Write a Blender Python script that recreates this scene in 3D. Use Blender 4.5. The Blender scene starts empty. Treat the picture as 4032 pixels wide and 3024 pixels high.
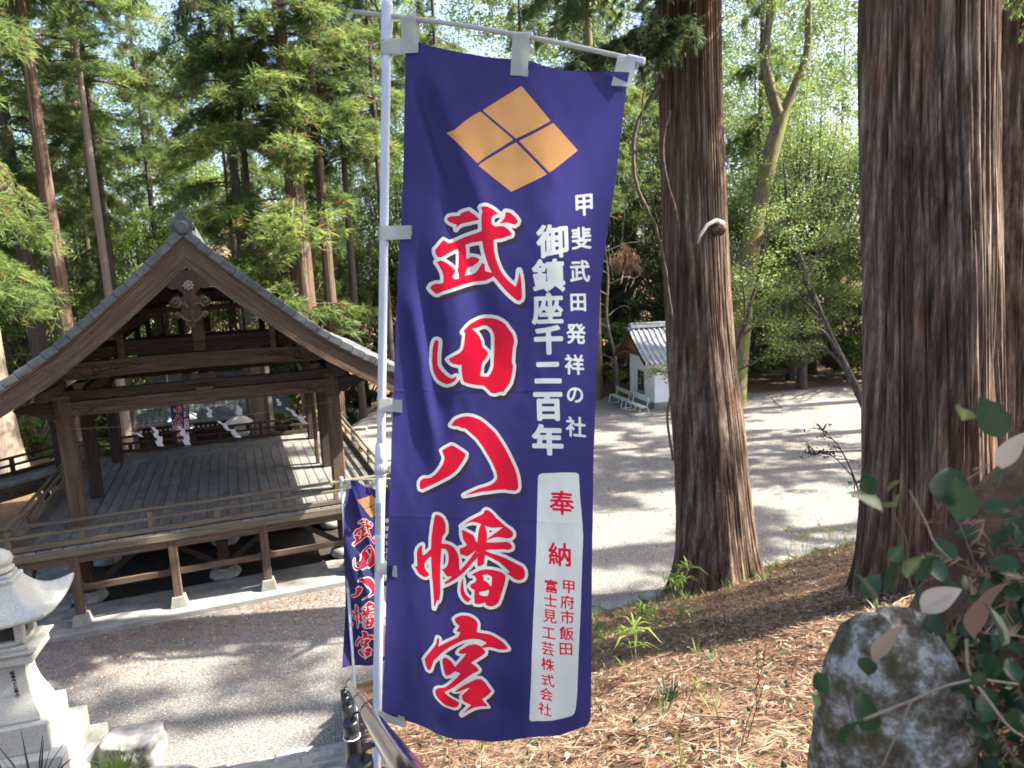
import bpy, bmesh, math, random
import numpy as np
from mathutils import Vector, Matrix

random.seed(7)
RNG = np.random.default_rng(7)
SC = bpy.context.scene
COL = SC.collection
R = math.radians

# ------------------------------------------------------------------ camera
cam_data = bpy.data.cameras.new('camera')
cam_data.sensor_width = 36.0
cam_data.lens = 25.06
cam_data.clip_start = 0.05
cam_data.clip_end = 3000
cam_data.dof.use_dof = True
cam_data.dof.focus_distance = 3.2
cam_data.dof.aperture_fstop = 4.2
cam = bpy.data.objects.new('camera', cam_data)
COL.objects.link(cam)
_p, _r = R(9.404), R(2.354)
_r0 = Vector((1, 0, 0)); _u0 = Vector((0, math.sin(_p), math.cos(_p))); _f = Vector((0, math.cos(_p), -math.sin(_p)))
_R = math.cos(_r) * _r0 - math.sin(_r) * _u0
_U = math.sin(_r) * _r0 + math.cos(_r) * _u0
cam.matrix_world = Matrix(((_R.x, _U.x, -_f.x, 0), (_R.y, _U.y, -_f.y, 0), (_R.z, _U.z, -_f.z, 6.885), (0, 0, 0, 1)))
SC.camera = cam

# ------------------------------------------------------------------ sky, sun, exposure
SUN_AZ, SUN_EL = R(82), R(43)          # azimuth clockwise from +Y
world = bpy.data.worlds.new('World'); SC.world = world; world.use_nodes = True
wn = world.node_tree
bg = wn.nodes['Background']
sky = wn.nodes.new('ShaderNodeTexSky'); sky.sky_type = 'NISHITA'; sky.sun_disc = False
sky.sun_elevation = SUN_EL; sky.sun_rotation = SUN_AZ
sky.altitude = 400; sky.air_density = 0.75; sky.dust_density = 4.0; sky.ozone_density = 0.5
wn.links.new(sky.outputs['Color'], bg.inputs['Color'])
bg.inputs['Strength'].default_value = 0.122
sun_data = bpy.data.lights.new('sun', 'SUN'); sun_data.energy = 4.4; sun_data.angle = R(0.53); sun_data.color = (1.0, 0.93, 0.82)
sun = bpy.data.objects.new('sun', sun_data); COL.objects.link(sun)
SUNV = Vector((math.sin(SUN_AZ) * math.cos(SUN_EL), math.cos(SUN_AZ) * math.cos(SUN_EL), math.sin(SUN_EL)))
sun.rotation_euler = SUNV.to_track_quat('Z', 'Y').to_euler()
sun.location = (30, 10, 40)
SC.view_settings.view_transform = 'Standard'
SC.view_settings.look = 'None'
SC.view_settings.exposure = 2.45
SC.view_settings.gamma = 1.0
SC.view_settings.use_curve_mapping = False
SC.cycles.use_denoising = True
SC.cycles.max_bounces = 8
SC.cycles.diffuse_bounces = 4
SC.cycles.transmission_bounces = 5
SC.cycles.sample_clamp_indirect = 8

# ------------------------------------------------------------------ materials
def ramp(nt, fac, stops):
    n = nt.nodes.new('ShaderNodeValToRGB')
    el = n.color_ramp.elements
    while len(el) < len(stops): el.new(0.5)
    for e, (p, c) in zip(el, stops):
        e.position = p; e.color = (c[0], c[1], c[2], 1)
    nt.links.new(fac, n.inputs['Fac'])
    return n.outputs['Color']

def coords(nt, stretch, rnd=True):
    tc = nt.nodes.new('ShaderNodeTexCoord')
    mp = nt.nodes.new('ShaderNodeMapping'); mp.inputs['Scale'].default_value = stretch
    nt.links.new(tc.outputs['Object'], mp.inputs['Vector'])
    if rnd:
        oi = nt.nodes.new('ShaderNodeObjectInfo')
        ml = nt.nodes.new('ShaderNodeMath'); ml.operation = 'MULTIPLY'; ml.inputs[1].default_value = 37.0
        nt.links.new(oi.outputs['Random'], ml.inputs[0])
        cb = nt.nodes.new('ShaderNodeCombineXYZ')
        for i in range(3): nt.links.new(ml.outputs[0], cb.inputs[i])
        nt.links.new(cb.outputs[0], mp.inputs['Location'])
    return mp.outputs['Vector']

def noise(nt, vec, scale, detail=5, rough=0.6, dist=0.0):
    n = nt.nodes.new('ShaderNodeTexNoise')
    n.inputs['Scale'].default_value = scale; n.inputs['Detail'].default_value = detail
    n.inputs['Roughness'].default_value = rough; n.inputs['Distortion'].default_value = dist
    nt.links.new(vec, n.inputs['Vector'])
    return n.outputs['Fac']

def mix(nt, fac, a, b, mode='MIX'):
    n = nt.nodes.new('ShaderNodeMix'); n.data_type = 'RGBA'; n.blend_type = mode
    for s, v in ((n.inputs[0], fac), (n.inputs[6], a), (n.inputs[7], b)):
        if isinstance(v, (int, float)): s.default_value = v
        elif isinstance(v, tuple): s.default_value = (v[0], v[1], v[2], 1)
        else: nt.links.new(v, s)
    return n.outputs[2]

def newmat(name):
    m = bpy.data.materials.new(name); m.use_nodes = True
    nt = m.node_tree
    return m, nt, nt.nodes['Principled BSDF']

def bumped(nt, bsdf, h, strength, dist=0.01):
    b = nt.nodes.new('ShaderNodeBump'); b.inputs['Strength'].default_value = strength; b.inputs['Distance'].default_value = dist
    nt.links.new(h, b.inputs['Height']); nt.links.new(b.outputs['Normal'], bsdf.inputs['Normal'])

def surf(name, stops, scale=4, stretch=(1, 1, 1), rough=0.85, bump=0.3, bdist=0.01, bscale=None, detail=6, metal=0.0, spec=0.3, over=None, rnd=True, nrough=0.6):
    """noise-coloured surface; over = (stops-colour, scale, lo, hi) adds a second patchy layer such as moss or dirt"""
    m, nt, b = newmat(name)
    v = coords(nt, stretch, rnd)
    f = noise(nt, v, scale, detail, nrough)
    col = ramp(nt, f, stops)
    if over:
        oc, osc, lo, hi = over
        v2 = coords(nt, (1, 1, 1), rnd)
        f2 = noise(nt, v2, osc, 6, 0.65)
        mr = nt.nodes.new('ShaderNodeMapRange'); mr.inputs['From Min'].default_value = lo; mr.inputs['From Max'].default_value = hi
        nt.links.new(f2, mr.inputs['Value'])
        col = mix(nt, mr.outputs['Result'], col, oc)
    nt.links.new(col, b.inputs['Base Color'])
    b.inputs['Roughness'].default_value = rough; b.inputs['Metallic'].default_value = metal
    b.inputs['Specular IOR Level'].default_value = spec
    if bump:
        h = noise(nt, v, bscale or scale * 2, 8, 0.7)
        bumped(nt, b, h, bump, bdist)
    return m

def leafmat(name, stops, trans=0.4, rough=0.55, attr='tint', tint=(1.0, 1.0, 0.55)):
    m, nt, b = newmat(name)
    a = nt.nodes.new('ShaderNodeAttribute'); a.attribute_name = attr
    col = ramp(nt, a.outputs['Fac'], stops)
    nt.links.new(col, b.inputs['Base Color']); b.inputs['Roughness'].default_value = rough; b.inputs['Specular IOR Level'].default_value = 0.35
    t = nt.nodes.new('ShaderNodeBsdfTranslucent')
    tc = mix(nt, 1.0, col, tint, 'MULTIPLY')
    br = nt.nodes.new('ShaderNodeBrightContrast')
    nt.links.new(tc, br.inputs['Color']); br.inputs['Bright'].default_value = 0.05
    nt.links.new(br.outputs['Color'], t.inputs['Color'])
    mx = nt.nodes.new('ShaderNodeMixShader'); mx.inputs[0].default_value = trans
    nt.links.new(b.outputs[0], mx.inputs[1]); nt.links.new(t.outputs[0], mx.inputs[2])
    nt.links.new(mx.outputs[0], nt.nodes['Material Output'].inputs['Surface'])
    return m

def clothmat(name, col, trans=0.25, weave=True):
    m, nt, b = newmat(name)
    v = coords(nt, (1, 1, 1), False)
    f = noise(nt, v, 9, 4)
    c = ramp(nt, f, [(0.3, tuple(x * 0.88 for x in col)), (0.7, col)])
    nt.links.new(c, b.inputs['Base Color']); b.inputs['Roughness'].default_value = 0.62; b.inputs['Specular IOR Level'].default_value = 0.25
    b.inputs['Sheen Weight'].default_value = 0.05
    if weave:
        w = noise(nt, coords(nt, (1, 1, 1), False), 420, 2)
        bumped(nt, b, w, 0.15, 0.0006)
    t = nt.nodes.new('ShaderNodeBsdfTranslucent'); nt.links.new(c, t.inputs['Color'])
    mx = nt.nodes.new('ShaderNodeMixShader'); mx.inputs[0].default_value = trans
    nt.links.new(b.outputs[0], mx.inputs[1]); nt.links.new(t.outputs[0], mx.inputs[2])
    nt.links.new(mx.outputs[0], nt.nodes['Material Output'].inputs['Surface'])
    return m

def woodmat(name, axis, stops, moss=None, bump=0.5):
    st = [14, 14, 14]; st[axis] = 0.7
    return surf(name, stops, 1.6, tuple(st), 0.9, bump, 0.012, 2.6, 9, over=moss, nrough=0.72)

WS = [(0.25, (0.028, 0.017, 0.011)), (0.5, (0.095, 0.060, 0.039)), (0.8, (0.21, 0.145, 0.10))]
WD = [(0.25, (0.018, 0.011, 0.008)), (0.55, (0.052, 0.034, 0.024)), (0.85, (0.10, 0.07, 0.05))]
def woodmat_uv(name, stops):
    m, nt, b = newmat(name)
    uv = nt.nodes.new('ShaderNodeUVMap'); uv.uv_map = 'UVMap'
    mp = nt.nodes.new('ShaderNodeMapping'); mp.inputs['Scale'].default_value = (0.8, 13, 1); nt.links.new(uv.outputs['UV'], mp.inputs['Vector'])
    f = noise(nt, mp.outputs['Vector'], 1.6, 9, 0.72, 0.6)
    nt.links.new(ramp(nt, f, stops), b.inputs['Base Color']); b.inputs['Roughness'].default_value = 0.9; b.inputs['Specular IOR Level'].default_value = 0.3
    bumped(nt, b, f, 0.5, 0.012)
    return m
WG = [(0.25, (0.055, 0.048, 0.042)), (0.5, (0.135, 0.120, 0.108)), (0.8, (0.23, 0.21, 0.19))]
WM = [(0.25, (0.045, 0.034, 0.022)), (0.5, (0.135, 0.106, 0.072)), (0.8, (0.26, 0.22, 0.16))]
MOSS = ((0.12, 0.115, 0.045), 5.0, 0.56, 0.75)
M = {}
for ax, k in enumerate('xyz'):
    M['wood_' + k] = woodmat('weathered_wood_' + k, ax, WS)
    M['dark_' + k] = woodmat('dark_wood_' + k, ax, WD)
    M['rail_' + k] = woodmat('mossy_rail_wood_' + k, ax, WM, MOSS)
M['wood_uv'] = woodmat_uv('weathered_bargeboard_wood', WS)
M['plank'] = surf('grey_floor_planks', [(0.3, (0.11, 0.105, 0.098)), (0.5, (0.175, 0.168, 0.158)), (0.75, (0.24, 0.23, 0.218))], 1.0, (5, 0.6, 5), 0.75, 0.12, 0.004, 3, 5, over=((0.05, 0.045, 0.04), 1.6, 0.52, 0.8))
M['concrete'] = surf('aged_concrete', [(0.3, (0.17, 0.165, 0.15)), (0.7, (0.33, 0.32, 0.29))], 2.2, bump=0.35, bdist=0.008, bscale=14, over=((0.14, 0.14, 0.10), 1.3, 0.5, 0.72))
M['roof_tile'] = surf('grey_roof_tile', [(0.3, (0.055, 0.062, 0.063)), (0.7, (0.115, 0.125, 0.124))], 5, rough=0.65, bump=0.15, bdist=0.004, over=((0.12, 0.13, 0.10), 3, 0.55, 0.75))
M['silver_tile'] = surf('silver_roof_tile', [(0.3, (0.20, 0.21, 0.23)), (0.7, (0.36, 0.37, 0.39))], 3, rough=0.4, bump=0.1, bdist=0.003)
M['granite'] = surf('grey_granite', [(0.3, (0.33, 0.325, 0.285)), (0.5, (0.45, 0.445, 0.395)), (0.7, (0.56, 0.55, 0.49))], 60, rough=0.8, bump=0.25, bdist=0.002, bscale=90, detail=3, over=((0.30, 0.33, 0.17), 4.0, 0.53, 0.8))
M['ink'] = surf('dark_carved_letters', [(0.3, (0.03, 0.032, 0.03)), (0.7, (0.055, 0.06, 0.055))], 8, bump=0)
M['rock'] = surf('rough_rock', [(0.3, (0.12, 0.118, 0.112)), (0.5, (0.25, 0.246, 0.235)), (0.72, (0.42, 0.41, 0.385))], 5, bump=0.8, bdist=0.02, bscale=12)
M['moss_rock'] = surf('lichen_covered_boulder', [(0.34, (0.022, 0.017, 0.011)), (0.44, (0.085, 0.070, 0.045)), (0.52, (0.17, 0.155, 0.115)), (0.60, (0.40, 0.395, 0.37))], 17, bump=1.0, bdist=0.010, bscale=60, detail=10, over=((0.075, 0.060, 0.022), 15, 0.52, 0.66), nrough=0.72)
def barkmat(name, strips, k=9.0):
    m, nt, b = newmat(name)
    f = noise(nt, coords(nt, (k, k, 0.13)), 1.0, 4, 0.6)
    col = ramp(nt, f, strips)
    fib = noise(nt, coords(nt, (55, 55, 0.8)), 1.0, 6, 0.7)
    col = mix(nt, 1.0, col, ramp(nt, fib, [(0.3, (0.35, 0.33, 0.32)), (0.5, (0.85, 0.85, 0.85)), (0.72, (1.35, 1.33, 1.3))]), 'MULTIPLY')
    pt = noise(nt, coords(nt, (1, 1, 0.6)), 1.6, 5, 0.65)
    mr = nt.nodes.new('ShaderNodeMapRange'); mr.inputs['From Min'].default_value = 0.56; mr.inputs['From Max'].default_value = 0.75
    nt.links.new(pt, mr.inputs['Value'])
    col = mix(nt, mr.outputs['Result'], col, mix(nt, 1.0, col, (1.15, 0.80, 0.70), 'MULTIPLY'))
    ms = noise(nt, coords(nt, (1, 1, 0.45)), 2.3, 7, 0.7)
    mr3 = nt.nodes.new('ShaderNodeMapRange'); mr3.inputs['From Min'].default_value = 0.60; mr3.inputs['From Max'].default_value = 0.74; mr3.inputs['To Max'].default_value = 0.75
    nt.links.new(ms, mr3.inputs['Value'])
    col = mix(nt, mr3.outputs['Result'], col, (0.085, 0.085, 0.038))
    nt.links.new(col, b.inputs['Base Color']); b.inputs['Roughness'].default_value = 0.95; b.inputs['Specular IOR Level'].default_value = 0.15
    bumped(nt, b, fib, 0.8, 0.012)
    return m
M['bark'] = barkmat('cedar_bark', [(0.30, (0.034, 0.021, 0.015)), (0.45, (0.092, 0.060, 0.042)), (0.56, (0.160, 0.113, 0.083)), (0.70, (0.29, 0.23, 0.175))])
M['bark_grey'] = surf('grey_bark', [(0.3, (0.030, 0.024, 0.020)), (0.5, (0.075, 0.062, 0.052)), (0.75, (0.16, 0.14, 0.12))], 1.2, (10, 10, 0.7), 0.95, 0.8, 0.03, 2.2, 8)
M['bark_moss'] = surf('mossy_bark', [(0.3, (0.05, 0.038, 0.028)), (0.5, (0.12, 0.095, 0.065)), (0.75, (0.22, 0.18, 0.13))], 2.0, (5, 5, 1.2), 0.95, 0.8, 0.03, 4, 8, over=((0.16, 0.15, 0.02), 1.4, 0.46, 0.62))
M['bark_pale'] = surf('pale_bark', [(0.3, (0.12, 0.092, 0.068)), (0.7, (0.30, 0.25, 0.20))], 2.0, (9, 9, 0.4), 0.9, 0.6, 0.02, 4, 7)
M['pale_stub'] = surf('pale_stub_wood', [(0.3, (0.42, 0.38, 0.32)), (0.7, (0.62, 0.58, 0.50))], 9, (6, 6, 1), bump=0.3)
M['twig'] = surf('brown_twig', [(0.3, (0.05, 0.035, 0.025)), (0.7, (0.14, 0.10, 0.075))], 9, bump=0.2)
M['dry_twig'] = surf('dry_pale_twig', [(0.3, (0.15, 0.11, 0.08)), (0.7, (0.32, 0.25, 0.18))], 9, bump=0.2)
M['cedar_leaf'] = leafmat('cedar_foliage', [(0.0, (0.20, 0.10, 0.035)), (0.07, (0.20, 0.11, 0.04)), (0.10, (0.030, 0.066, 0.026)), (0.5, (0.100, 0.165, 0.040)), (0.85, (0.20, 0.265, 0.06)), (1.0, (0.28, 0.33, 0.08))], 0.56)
M['broad_leaf'] = leafmat('broadleaf_foliage', [(0.0, (0.28, 0.15, 0.035)), (0.03, (0.24, 0.15, 0.04)), (0.05, (0.034, 0.070, 0.024)), (0.5, (0.105, 0.17, 0.040)), (0.85, (0.19, 0.255, 0.055)), (1.0, (0.27, 0.32, 0.075))], 0.56, 0.4)
M['lit_leaf'] = leafmat('lit_tone_foliage', [(0.0, (0.10, 0.17, 0.03)), (0.5, (0.15, 0.235, 0.04)), (1.0, (0.24, 0.30, 0.06))], 0.5, 0.45)  # brighter leaf colour, partly standing in for sunlight on foliage
M['ivy'] = leafmat('ivy_leaf', [(0.0, (0.010, 0.034, 0.012)), (0.6, (0.020, 0.060, 0.020)), (0.8, (0.085, 0.115, 0.022)), (1.0, (0.20, 0.24, 0.12))], 0.25, 0.4)
M['dead'] = leafmat('dead_leaves', [(0.0, (0.10, 0.052, 0.034)), (0.4, (0.25, 0.145, 0.088)), (0.7, (0.40, 0.275, 0.18)), (1.0, (0.60, 0.52, 0.40))], 0.25, 0.8, tint=(1.0, 0.8, 0.6))
M['dead_pale'] = leafmat('pale_dead_leaf', [(0.0, (0.38, 0.30, 0.22)), (1.0, (0.48, 0.40, 0.31))], 0.2, 0.7, tint=(1, .9, .8))
M['white_wall'] = surf('white_plaster', [(0.3, (0.66, 0.67, 0.68)), (0.7, (0.78, 0.79, 0.80))], 2, bump=0.15, bdist=0.003, bscale=30)
M['black_pipe'] = surf('black_coated_pipe', [(0.3, (0.010, 0.012, 0.013)), (0.7, (0.018, 0.020, 0.021))], 6, rough=0.38, bump=0.05, spec=0.5)
M['steel'] = surf('polished_stainless_steel', [(0.3, (0.50, 0.49, 0.48)), (0.7, (0.62, 0.61, 0.60))], 3, (1, 1, 1), 0.16, 0.03, 0.001, 60, metal=1.0)
M['pole'] = surf('white_plastic_pole', [(0.3, (0.36, 0.385, 0.43)), (0.7, (0.43, 0.455, 0.50))], 7, rough=0.38, bump=0.03, bdist=0.001)
M['tab'] = clothmat('beige_cloth_tab', (0.42, 0.43, 0.38), 0.3)
M['paper'] = clothmat('white_paper', (0.75, 0.75, 0.74), 0.35, False)
M['flag_blue'] = clothmat('flag_cloth_indigo', (0.032, 0.029, 0.130), 0.52)
M['flag_shadow'] = clothmat('flag_print_dark', (0.040, 0.026, 0.045), 0.25)
M['flag_white'] = clothmat('flag_print_white', (0.60, 0.62, 0.58), 0.32)
M['flag_red'] = clothmat('flag_print_red', (0.62, 0.006, 0.030), 0.32)
M['flag_gold'] = clothmat('flag_print_gold', (0.52, 0.27, 0.10), 0.35)

# ------------------------------------------------------------------ mesh helpers
class MB:
    def __init__(s): s.v = []; s.f = []; s.m = []
    def add(s, vs, fs, m=0):
        o = len(s.v); s.v += [tuple(p) for p in vs]; s.f += [tuple(i + o for i in f) for f in fs]; s.m += [m] * len(fs); return s
    def box(s, x0, x1, y0, y1, z0, z1, m=0):
        return s.add([(x0, y0, z0), (x1, y0, z0), (x1, y1, z0), (x0, y1, z0), (x0, y0, z1), (x1, y0, z1), (x1, y1, z1), (x0, y1, z1)],
                     [(0, 3, 2, 1), (4, 5, 6, 7), (0, 1, 5, 4), (1, 2, 6, 5), (2, 3, 7, 6), (3, 0, 4, 7)], m)
    def frust(s, cx, cy, z0, z1, a0, b0, a1, b1, m=0):
        p = [(cx - a0, cy - b0, z0), (cx + a0, cy - b0, z0), (cx + a0, cy + b0, z0), (cx - a0, cy + b0, z0), (cx - a1, cy - b1, z1), (cx + a1, cy - b1, z1), (cx + a1, cy + b1, z1), (cx - a1, cy + b1, z1)]
        return s.add(p, [(0, 3, 2, 1), (4, 5, 6, 7), (0, 1, 5, 4), (1, 2, 6, 5), (2, 3, 7, 6), (3, 0, 4, 7)], m)
    def beam(s, p0, p1, w, h, m=0, up=(0, 0, 1)):
        p0 = Vector(p0); p1 = Vector(p1); d = (p1 - p0).normalized(); sd = d.cross(Vector(up)).normalized(); u = sd.cross(d)
        q = []
        for p in (p0, p1):
            for a, b in ((-1, -1), (1, -1), (1, 1), (-1, 1)): q.append(p + sd * a * w / 2 + u * b * h / 2)
        return s.add(q, [(3, 2, 1, 0), (4, 5, 6, 7), (0, 1, 5, 4), (1, 2, 6, 5), (2, 3, 7, 6), (3, 0, 4, 7)], m)
    def tube(s, pts, rad, n=8, m=0, cap=True):
        pts = [Vector(p) for p in pts]; k = len(pts)
        if not hasattr(rad, '__len__'): rad = [rad] * k
        ref = None; rings = []
        for i, p in enumerate(pts):
            d = (pts[min(i + 1, k - 1)] - pts[max(i - 1, 0)])
            d = d.normalized() if d.length > 1e-9 else Vector((0, 0, 1))
            if ref is None: ref = d.orthogonal().normalized()
            ref = (ref - d * ref.dot(d)); ref = ref.normalized() if ref.length > 1e-6 else d.orthogonal().normalized()
            b = d.cross(ref)
            rings.append([p + (ref * math.cos(2 * math.pi * j / n) + b * math.sin(2 * math.pi * j / n)) * rad[i] for j in range(n)])
        vs = [q for r in rings for q in r]; fs = []
        for i in range(k - 1):
            for j in range(n):
                fs.append((i * n + j, i * n + (j + 1) % n, (i + 1) * n + (j + 1) % n, (i + 1) * n + j))
        if cap: fs.append(tuple(range(n - 1, -1, -1))); fs.append(tuple((k - 1) * n + j for j in range(n)))
        return s.add(vs, fs, m)
    def prism(s, poly, f, m=0):
        """poly: 2-D points; f(a, b, side) -> 3-D point, side 0 or 1"""
        n = len(poly)
        vs = [f(a, b, 0) for a, b in poly] + [f(a, b, 1) for a, b in poly]
        fs = [tuple(range(n)), tuple(range(2 * n - 1, n - 1, -1))] + [(i, n + i, n + (i + 1) % n, (i + 1) % n) for i in range(n)]
        return s.add(vs, fs, m)
    def lathe(s, prof, n=16, m=0, c=(0, 0)):
        vs = []; fs = []
        for r, z in prof:
            for j in range(n): vs.append((c[0] + r * math.cos(2 * math.pi * j / n), c[1] + r * math.sin(2 * math.pi * j / n), z))
        for i in range(len(prof) - 1):
            for j in range(n): fs.append((i * n + j, i * n + (j + 1) % n, (i + 1) * n + (j + 1) % n, (i + 1) * n + j))
        fs.append(tuple(range(n - 1, -1, -1))); fs.append(tuple((len(prof) - 1) * n + j for j in range(n)))
        return s.add(vs, fs, m)
    def build(s, name, mat, parent=None, smooth=False, bevel=0.0, fix=False):
        me = bpy.data.meshes.new(name); me.from_pydata(s.v, [], s.f)
        for mm in (mat if isinstance(mat, (list, tuple)) else [mat]): me.materials.append(mm)
        if any(s.m): me.polygons.foreach_set('material_index', s.m)
        if bevel or fix:
            bm = bmesh.new(); bm.from_mesh(me)
            bmesh.ops.recalc_face_normals(bm, faces=bm.faces)
            if bevel: bmesh.ops.bevel(bm, geom=list(bm.edges), offset=bevel, segments=1, affect='EDGES', profile=0.5, clamp_overlap=True)
            bm.to_mesh(me); bm.free()
        if smooth: me.polygons.foreach_set('use_smooth', [True] * len(me.polygons))
        me.update()
        return link(name, me, parent)

def link(name, me, parent=None, loc=None, rotz=None):
    o = bpy.data.objects.new(name, me); COL.objects.link(o)
    if parent is not None: o.parent = parent
    if loc is not None: o.location = loc
    if rotz is not None: o.rotation_euler = (0, 0, rotz)
    return o

def tag(o, label=None, cat=None, group=None, kind=None):
    if label: o['label'] = label
    if cat: o['category'] = cat
    if group: o['group'] = group
    if kind: o['kind'] = kind
    return o

def thing(name, label, cat, loc=(0, 0, 0), rotz=0.0, group=None):
    o = link(name, None, None, loc, rotz)
    o.empty_display_size = 0.2
    return tag(o, label, cat, group)

def np_mesh(name, verts, tris, mat, tint=None, smooth=False, quads=None):
    me = bpy.data.meshes.new(name)
    verts = np.asarray(verts, np.float32); faces = np.asarray(tris if quads is None else quads, np.int32)
    k = faces.shape[1]
    me.vertices.add(len(verts)); me.vertices.foreach_set('co', verts.ravel())
    me.loops.add(faces.size); me.loops.foreach_set('vertex_index', faces.ravel())
    me.polygons.add(len(faces)); me.polygons.foreach_set('loop_start', np.arange(len(faces), dtype=np.int32) * k)
    me.polygons.foreach_set('loop_total', np.full(len(faces), k, np.int32))
    if smooth: me.polygons.foreach_set('use_smooth', np.ones(len(faces), bool))
    me.materials.append(mat)
    if tint is not None:
        a = me.attributes.new('tint', 'FLOAT', 'POINT'); a.data.foreach_set('value', np.asarray(tint, np.float32))
    me.update(calc_edges=True); me.validate()
    return me

def copy_tree(o, parent=None):
    c = o.copy(); COL.objects.link(c); c.parent = parent
    for ch in o.children: copy_tree(ch, c)
    return c

# smooth 2-D / 3-D value noise in numpy
def _hash(ix, iy, iz, seed):
    h = (ix.astype(np.int64) * 374761393 + iy.astype(np.int64) * 668265263 + iz.astype(np.int64) * 2147483647 + seed * 144269) & 0x7fffffff
    h = (h ^ (h >> 13)) * 1274126177 & 0x7fffffff
    h = (h ^ (h >> 16)) * 1103515245 & 0x7fffffff
    return ((h ^ (h >> 15)) & 0xffff) / 65535.0

def vnoise(x, y, z=None, seed=0, perx=None):
    x = np.asarray(x, float); y = np.asarray(y, float); z = np.zeros_like(x) if z is None else np.asarray(z, float)
    ix, iy, iz = np.floor(x), np.floor(y), np.floor(z)
    fx, fy, fz = x - ix, y - iy, z - iz
    ux, uy, uz = (t * t * (3 - 2 * t) for t in (fx, fy, fz))
    wx = (lambda t: np.mod(t, perx)) if perx else (lambda t: t)
    out = 0
    for dx in (0, 1):
        for dy in (0, 1):
            for dz in (0, 1):
                w = (ux if dx else 1 - ux) * (uy if dy else 1 - uy) * (uz if dz else 1 - uz)
                out = out + w * _hash(wx(ix + dx), iy + dy, iz + dz, seed)
    return out * 2 - 1

def sstep(a, b, x):
    t = np.clip((np.asarray(x, float) - a) / (b - a), 0, 1); return t * t * (3 - 2 * t)

def cat_rom(pts, n):
    """resample a polyline of vectors smoothly to n points"""
    P = [np.array(p, float) for p in pts]; P = [2 * P[0] - P[1]] + P + [2 * P[-1] - P[-2]]
    out = []
    for t in np.linspace(0, len(pts) - 1 - 1e-9, n):
        i = int(t); f = t - i; a, b, c, d = P[i:i + 4]
        out.append(0.5 * ((2 * b) + (-a + c) * f + (2 * a - 5 * b + 4 * c - d) * f * f + (-a + 3 * b - 3 * c + d) * f ** 3))
    return np.array(out)

# ================================================================== SETTING
def g_z(x, y):
    x = np.asarray(x, float); y = np.asarray(y, float)
    return -4.2 * sstep(27, 40, y) * (1 - sstep(-11.5, -6.5, x)) - 1.5 * sstep(45, 70, y)

def ground_material():
    m, nt, b = newmat('gravel_yard')
    v = coords(nt, (1, 1, 1), False)
    big = noise(nt, v, 0.55, 4)
    fine = noise(nt, v, 38, 6, 0.75)
    vor = nt.nodes.new('ShaderNodeTexVoronoi'); vor.inputs['Scale'].default_value = 55
    nt.links.new(v, vor.inputs['Vector'])
    stone = ramp(nt, fine, [(0.30, (0.090, 0.087, 0.082)), (0.5, (0.215, 0.208, 0.196)), (0.72, (0.41, 0.395, 0.37))])
    sp = nt.nodes.new('ShaderNodeSeparateColor'); nt.links.new(vor.outputs['Color'], sp.inputs[0])
    speck = ramp(nt, sp.outputs[0], [(0.0, (0.5, 0.5, 0.5)), (0.55, (0.75, 0.74, 0.73)), (0.9, (1.15, 1.12, 1.08)), (1.0, (1.6, 1.55, 1.45))])
    stone = mix(nt, 1.0, stone, speck, 'MULTIPLY')
    mr = nt.nodes.new('ShaderNodeMapRange'); mr.inputs['From Min'].default_value = 0.55; mr.inputs['From Max'].default_value = 0.80
    nt.links.new(big, mr.inputs['Value'])
    pat = noise(nt, v, 9, 5, 0.7)
    mu = nt.nodes.new('ShaderNodeMath'); mu.operation = 'MULTIPLY'
    nt.links.new(mr.outputs['Result'], mu.inputs[0]); nt.links.new(pat, mu.inputs[1])
    col = mix(nt, mu.outputs[0], stone, (0.16, 0.088, 0.055))
    at = nt.nodes.new('ShaderNodeAttribute'); at.attribute_name = 'tint'
    n2 = noise(nt, v, 1.4, 6, 0.7)
    ad = nt.nodes.new('ShaderNodeMath'); ad.operation = 'ADD'; nt.links.new(at.outputs['Fac'], ad.inputs[0]); nt.links.new(n2, ad.inputs[1])
    mr2 = nt.nodes.new('ShaderNodeMapRange'); mr2.inputs['From Min'].default_value = 0.85; mr2.inputs['From Max'].default_value = 1.05
    nt.links.new(ad.outputs[0], mr2.inputs['Value'])
    lit = ramp(nt, noise(nt, v, 7, 8, 0.75), [(0.3, (0.04, 0.028, 0.018)), (0.5, (0.13, 0.075, 0.042)), (0.7, (0.26, 0.17, 0.10))])
    col = mix(nt, mr2.outputs['Result'], col, lit)
    nt.links.new(col, b.inputs['Base Color']); b.inputs['Roughness'].default_value = 0.95; b.inputs['Specular IOR Level'].default_value = 0.15
    bumped(nt, b, fine, 0.7, 0.02)
    return m

def build_ground():
    xs = np.concatenate([[-400, -250, -120, -80], np.arange(-60, 60.1, 0.75), [80, 120, 250, 400]])
    ys = np.concatenate([[-250, -80, -40], np.arange(-20, 75.1, 0.75), [85, 110, 160, 260, 420]])
    X, Y = np.meshgrid(xs, ys); Z = g_z(X, Y)
    wob = 1.2 * vnoise(X * 0.25, Y * 0.25, seed=4)
    lit = np.maximum.reduce([sstep(35.0, 37.5, Y + wob), sstep(26.0, 28.5, Y + wob) * (1 - sstep(-9, -6.5, X)), 1 - sstep(-15.5, -13.5, X + wob), sstep(17, 19, X + wob) * (Y < 30)])
    n, k = X.shape
    V = np.stack([X.ravel(), Y.ravel(), Z.ravel()], 1)
    I = np.arange(n * k).reshape(n, k)
    Q = np.stack([I[:-1, :-1].ravel(), I[:-1, 1:].ravel(), I[1:, 1:].ravel(), I[1:, :-1].ravel()], 1)
    me = np_mesh('ground', V, None, ground_material(), lit.ravel(), True, Q)
    tag(link('ground', me), 'pale gravel yard with brown needle litter under the trees', kind='structure')
build_ground()

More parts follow.
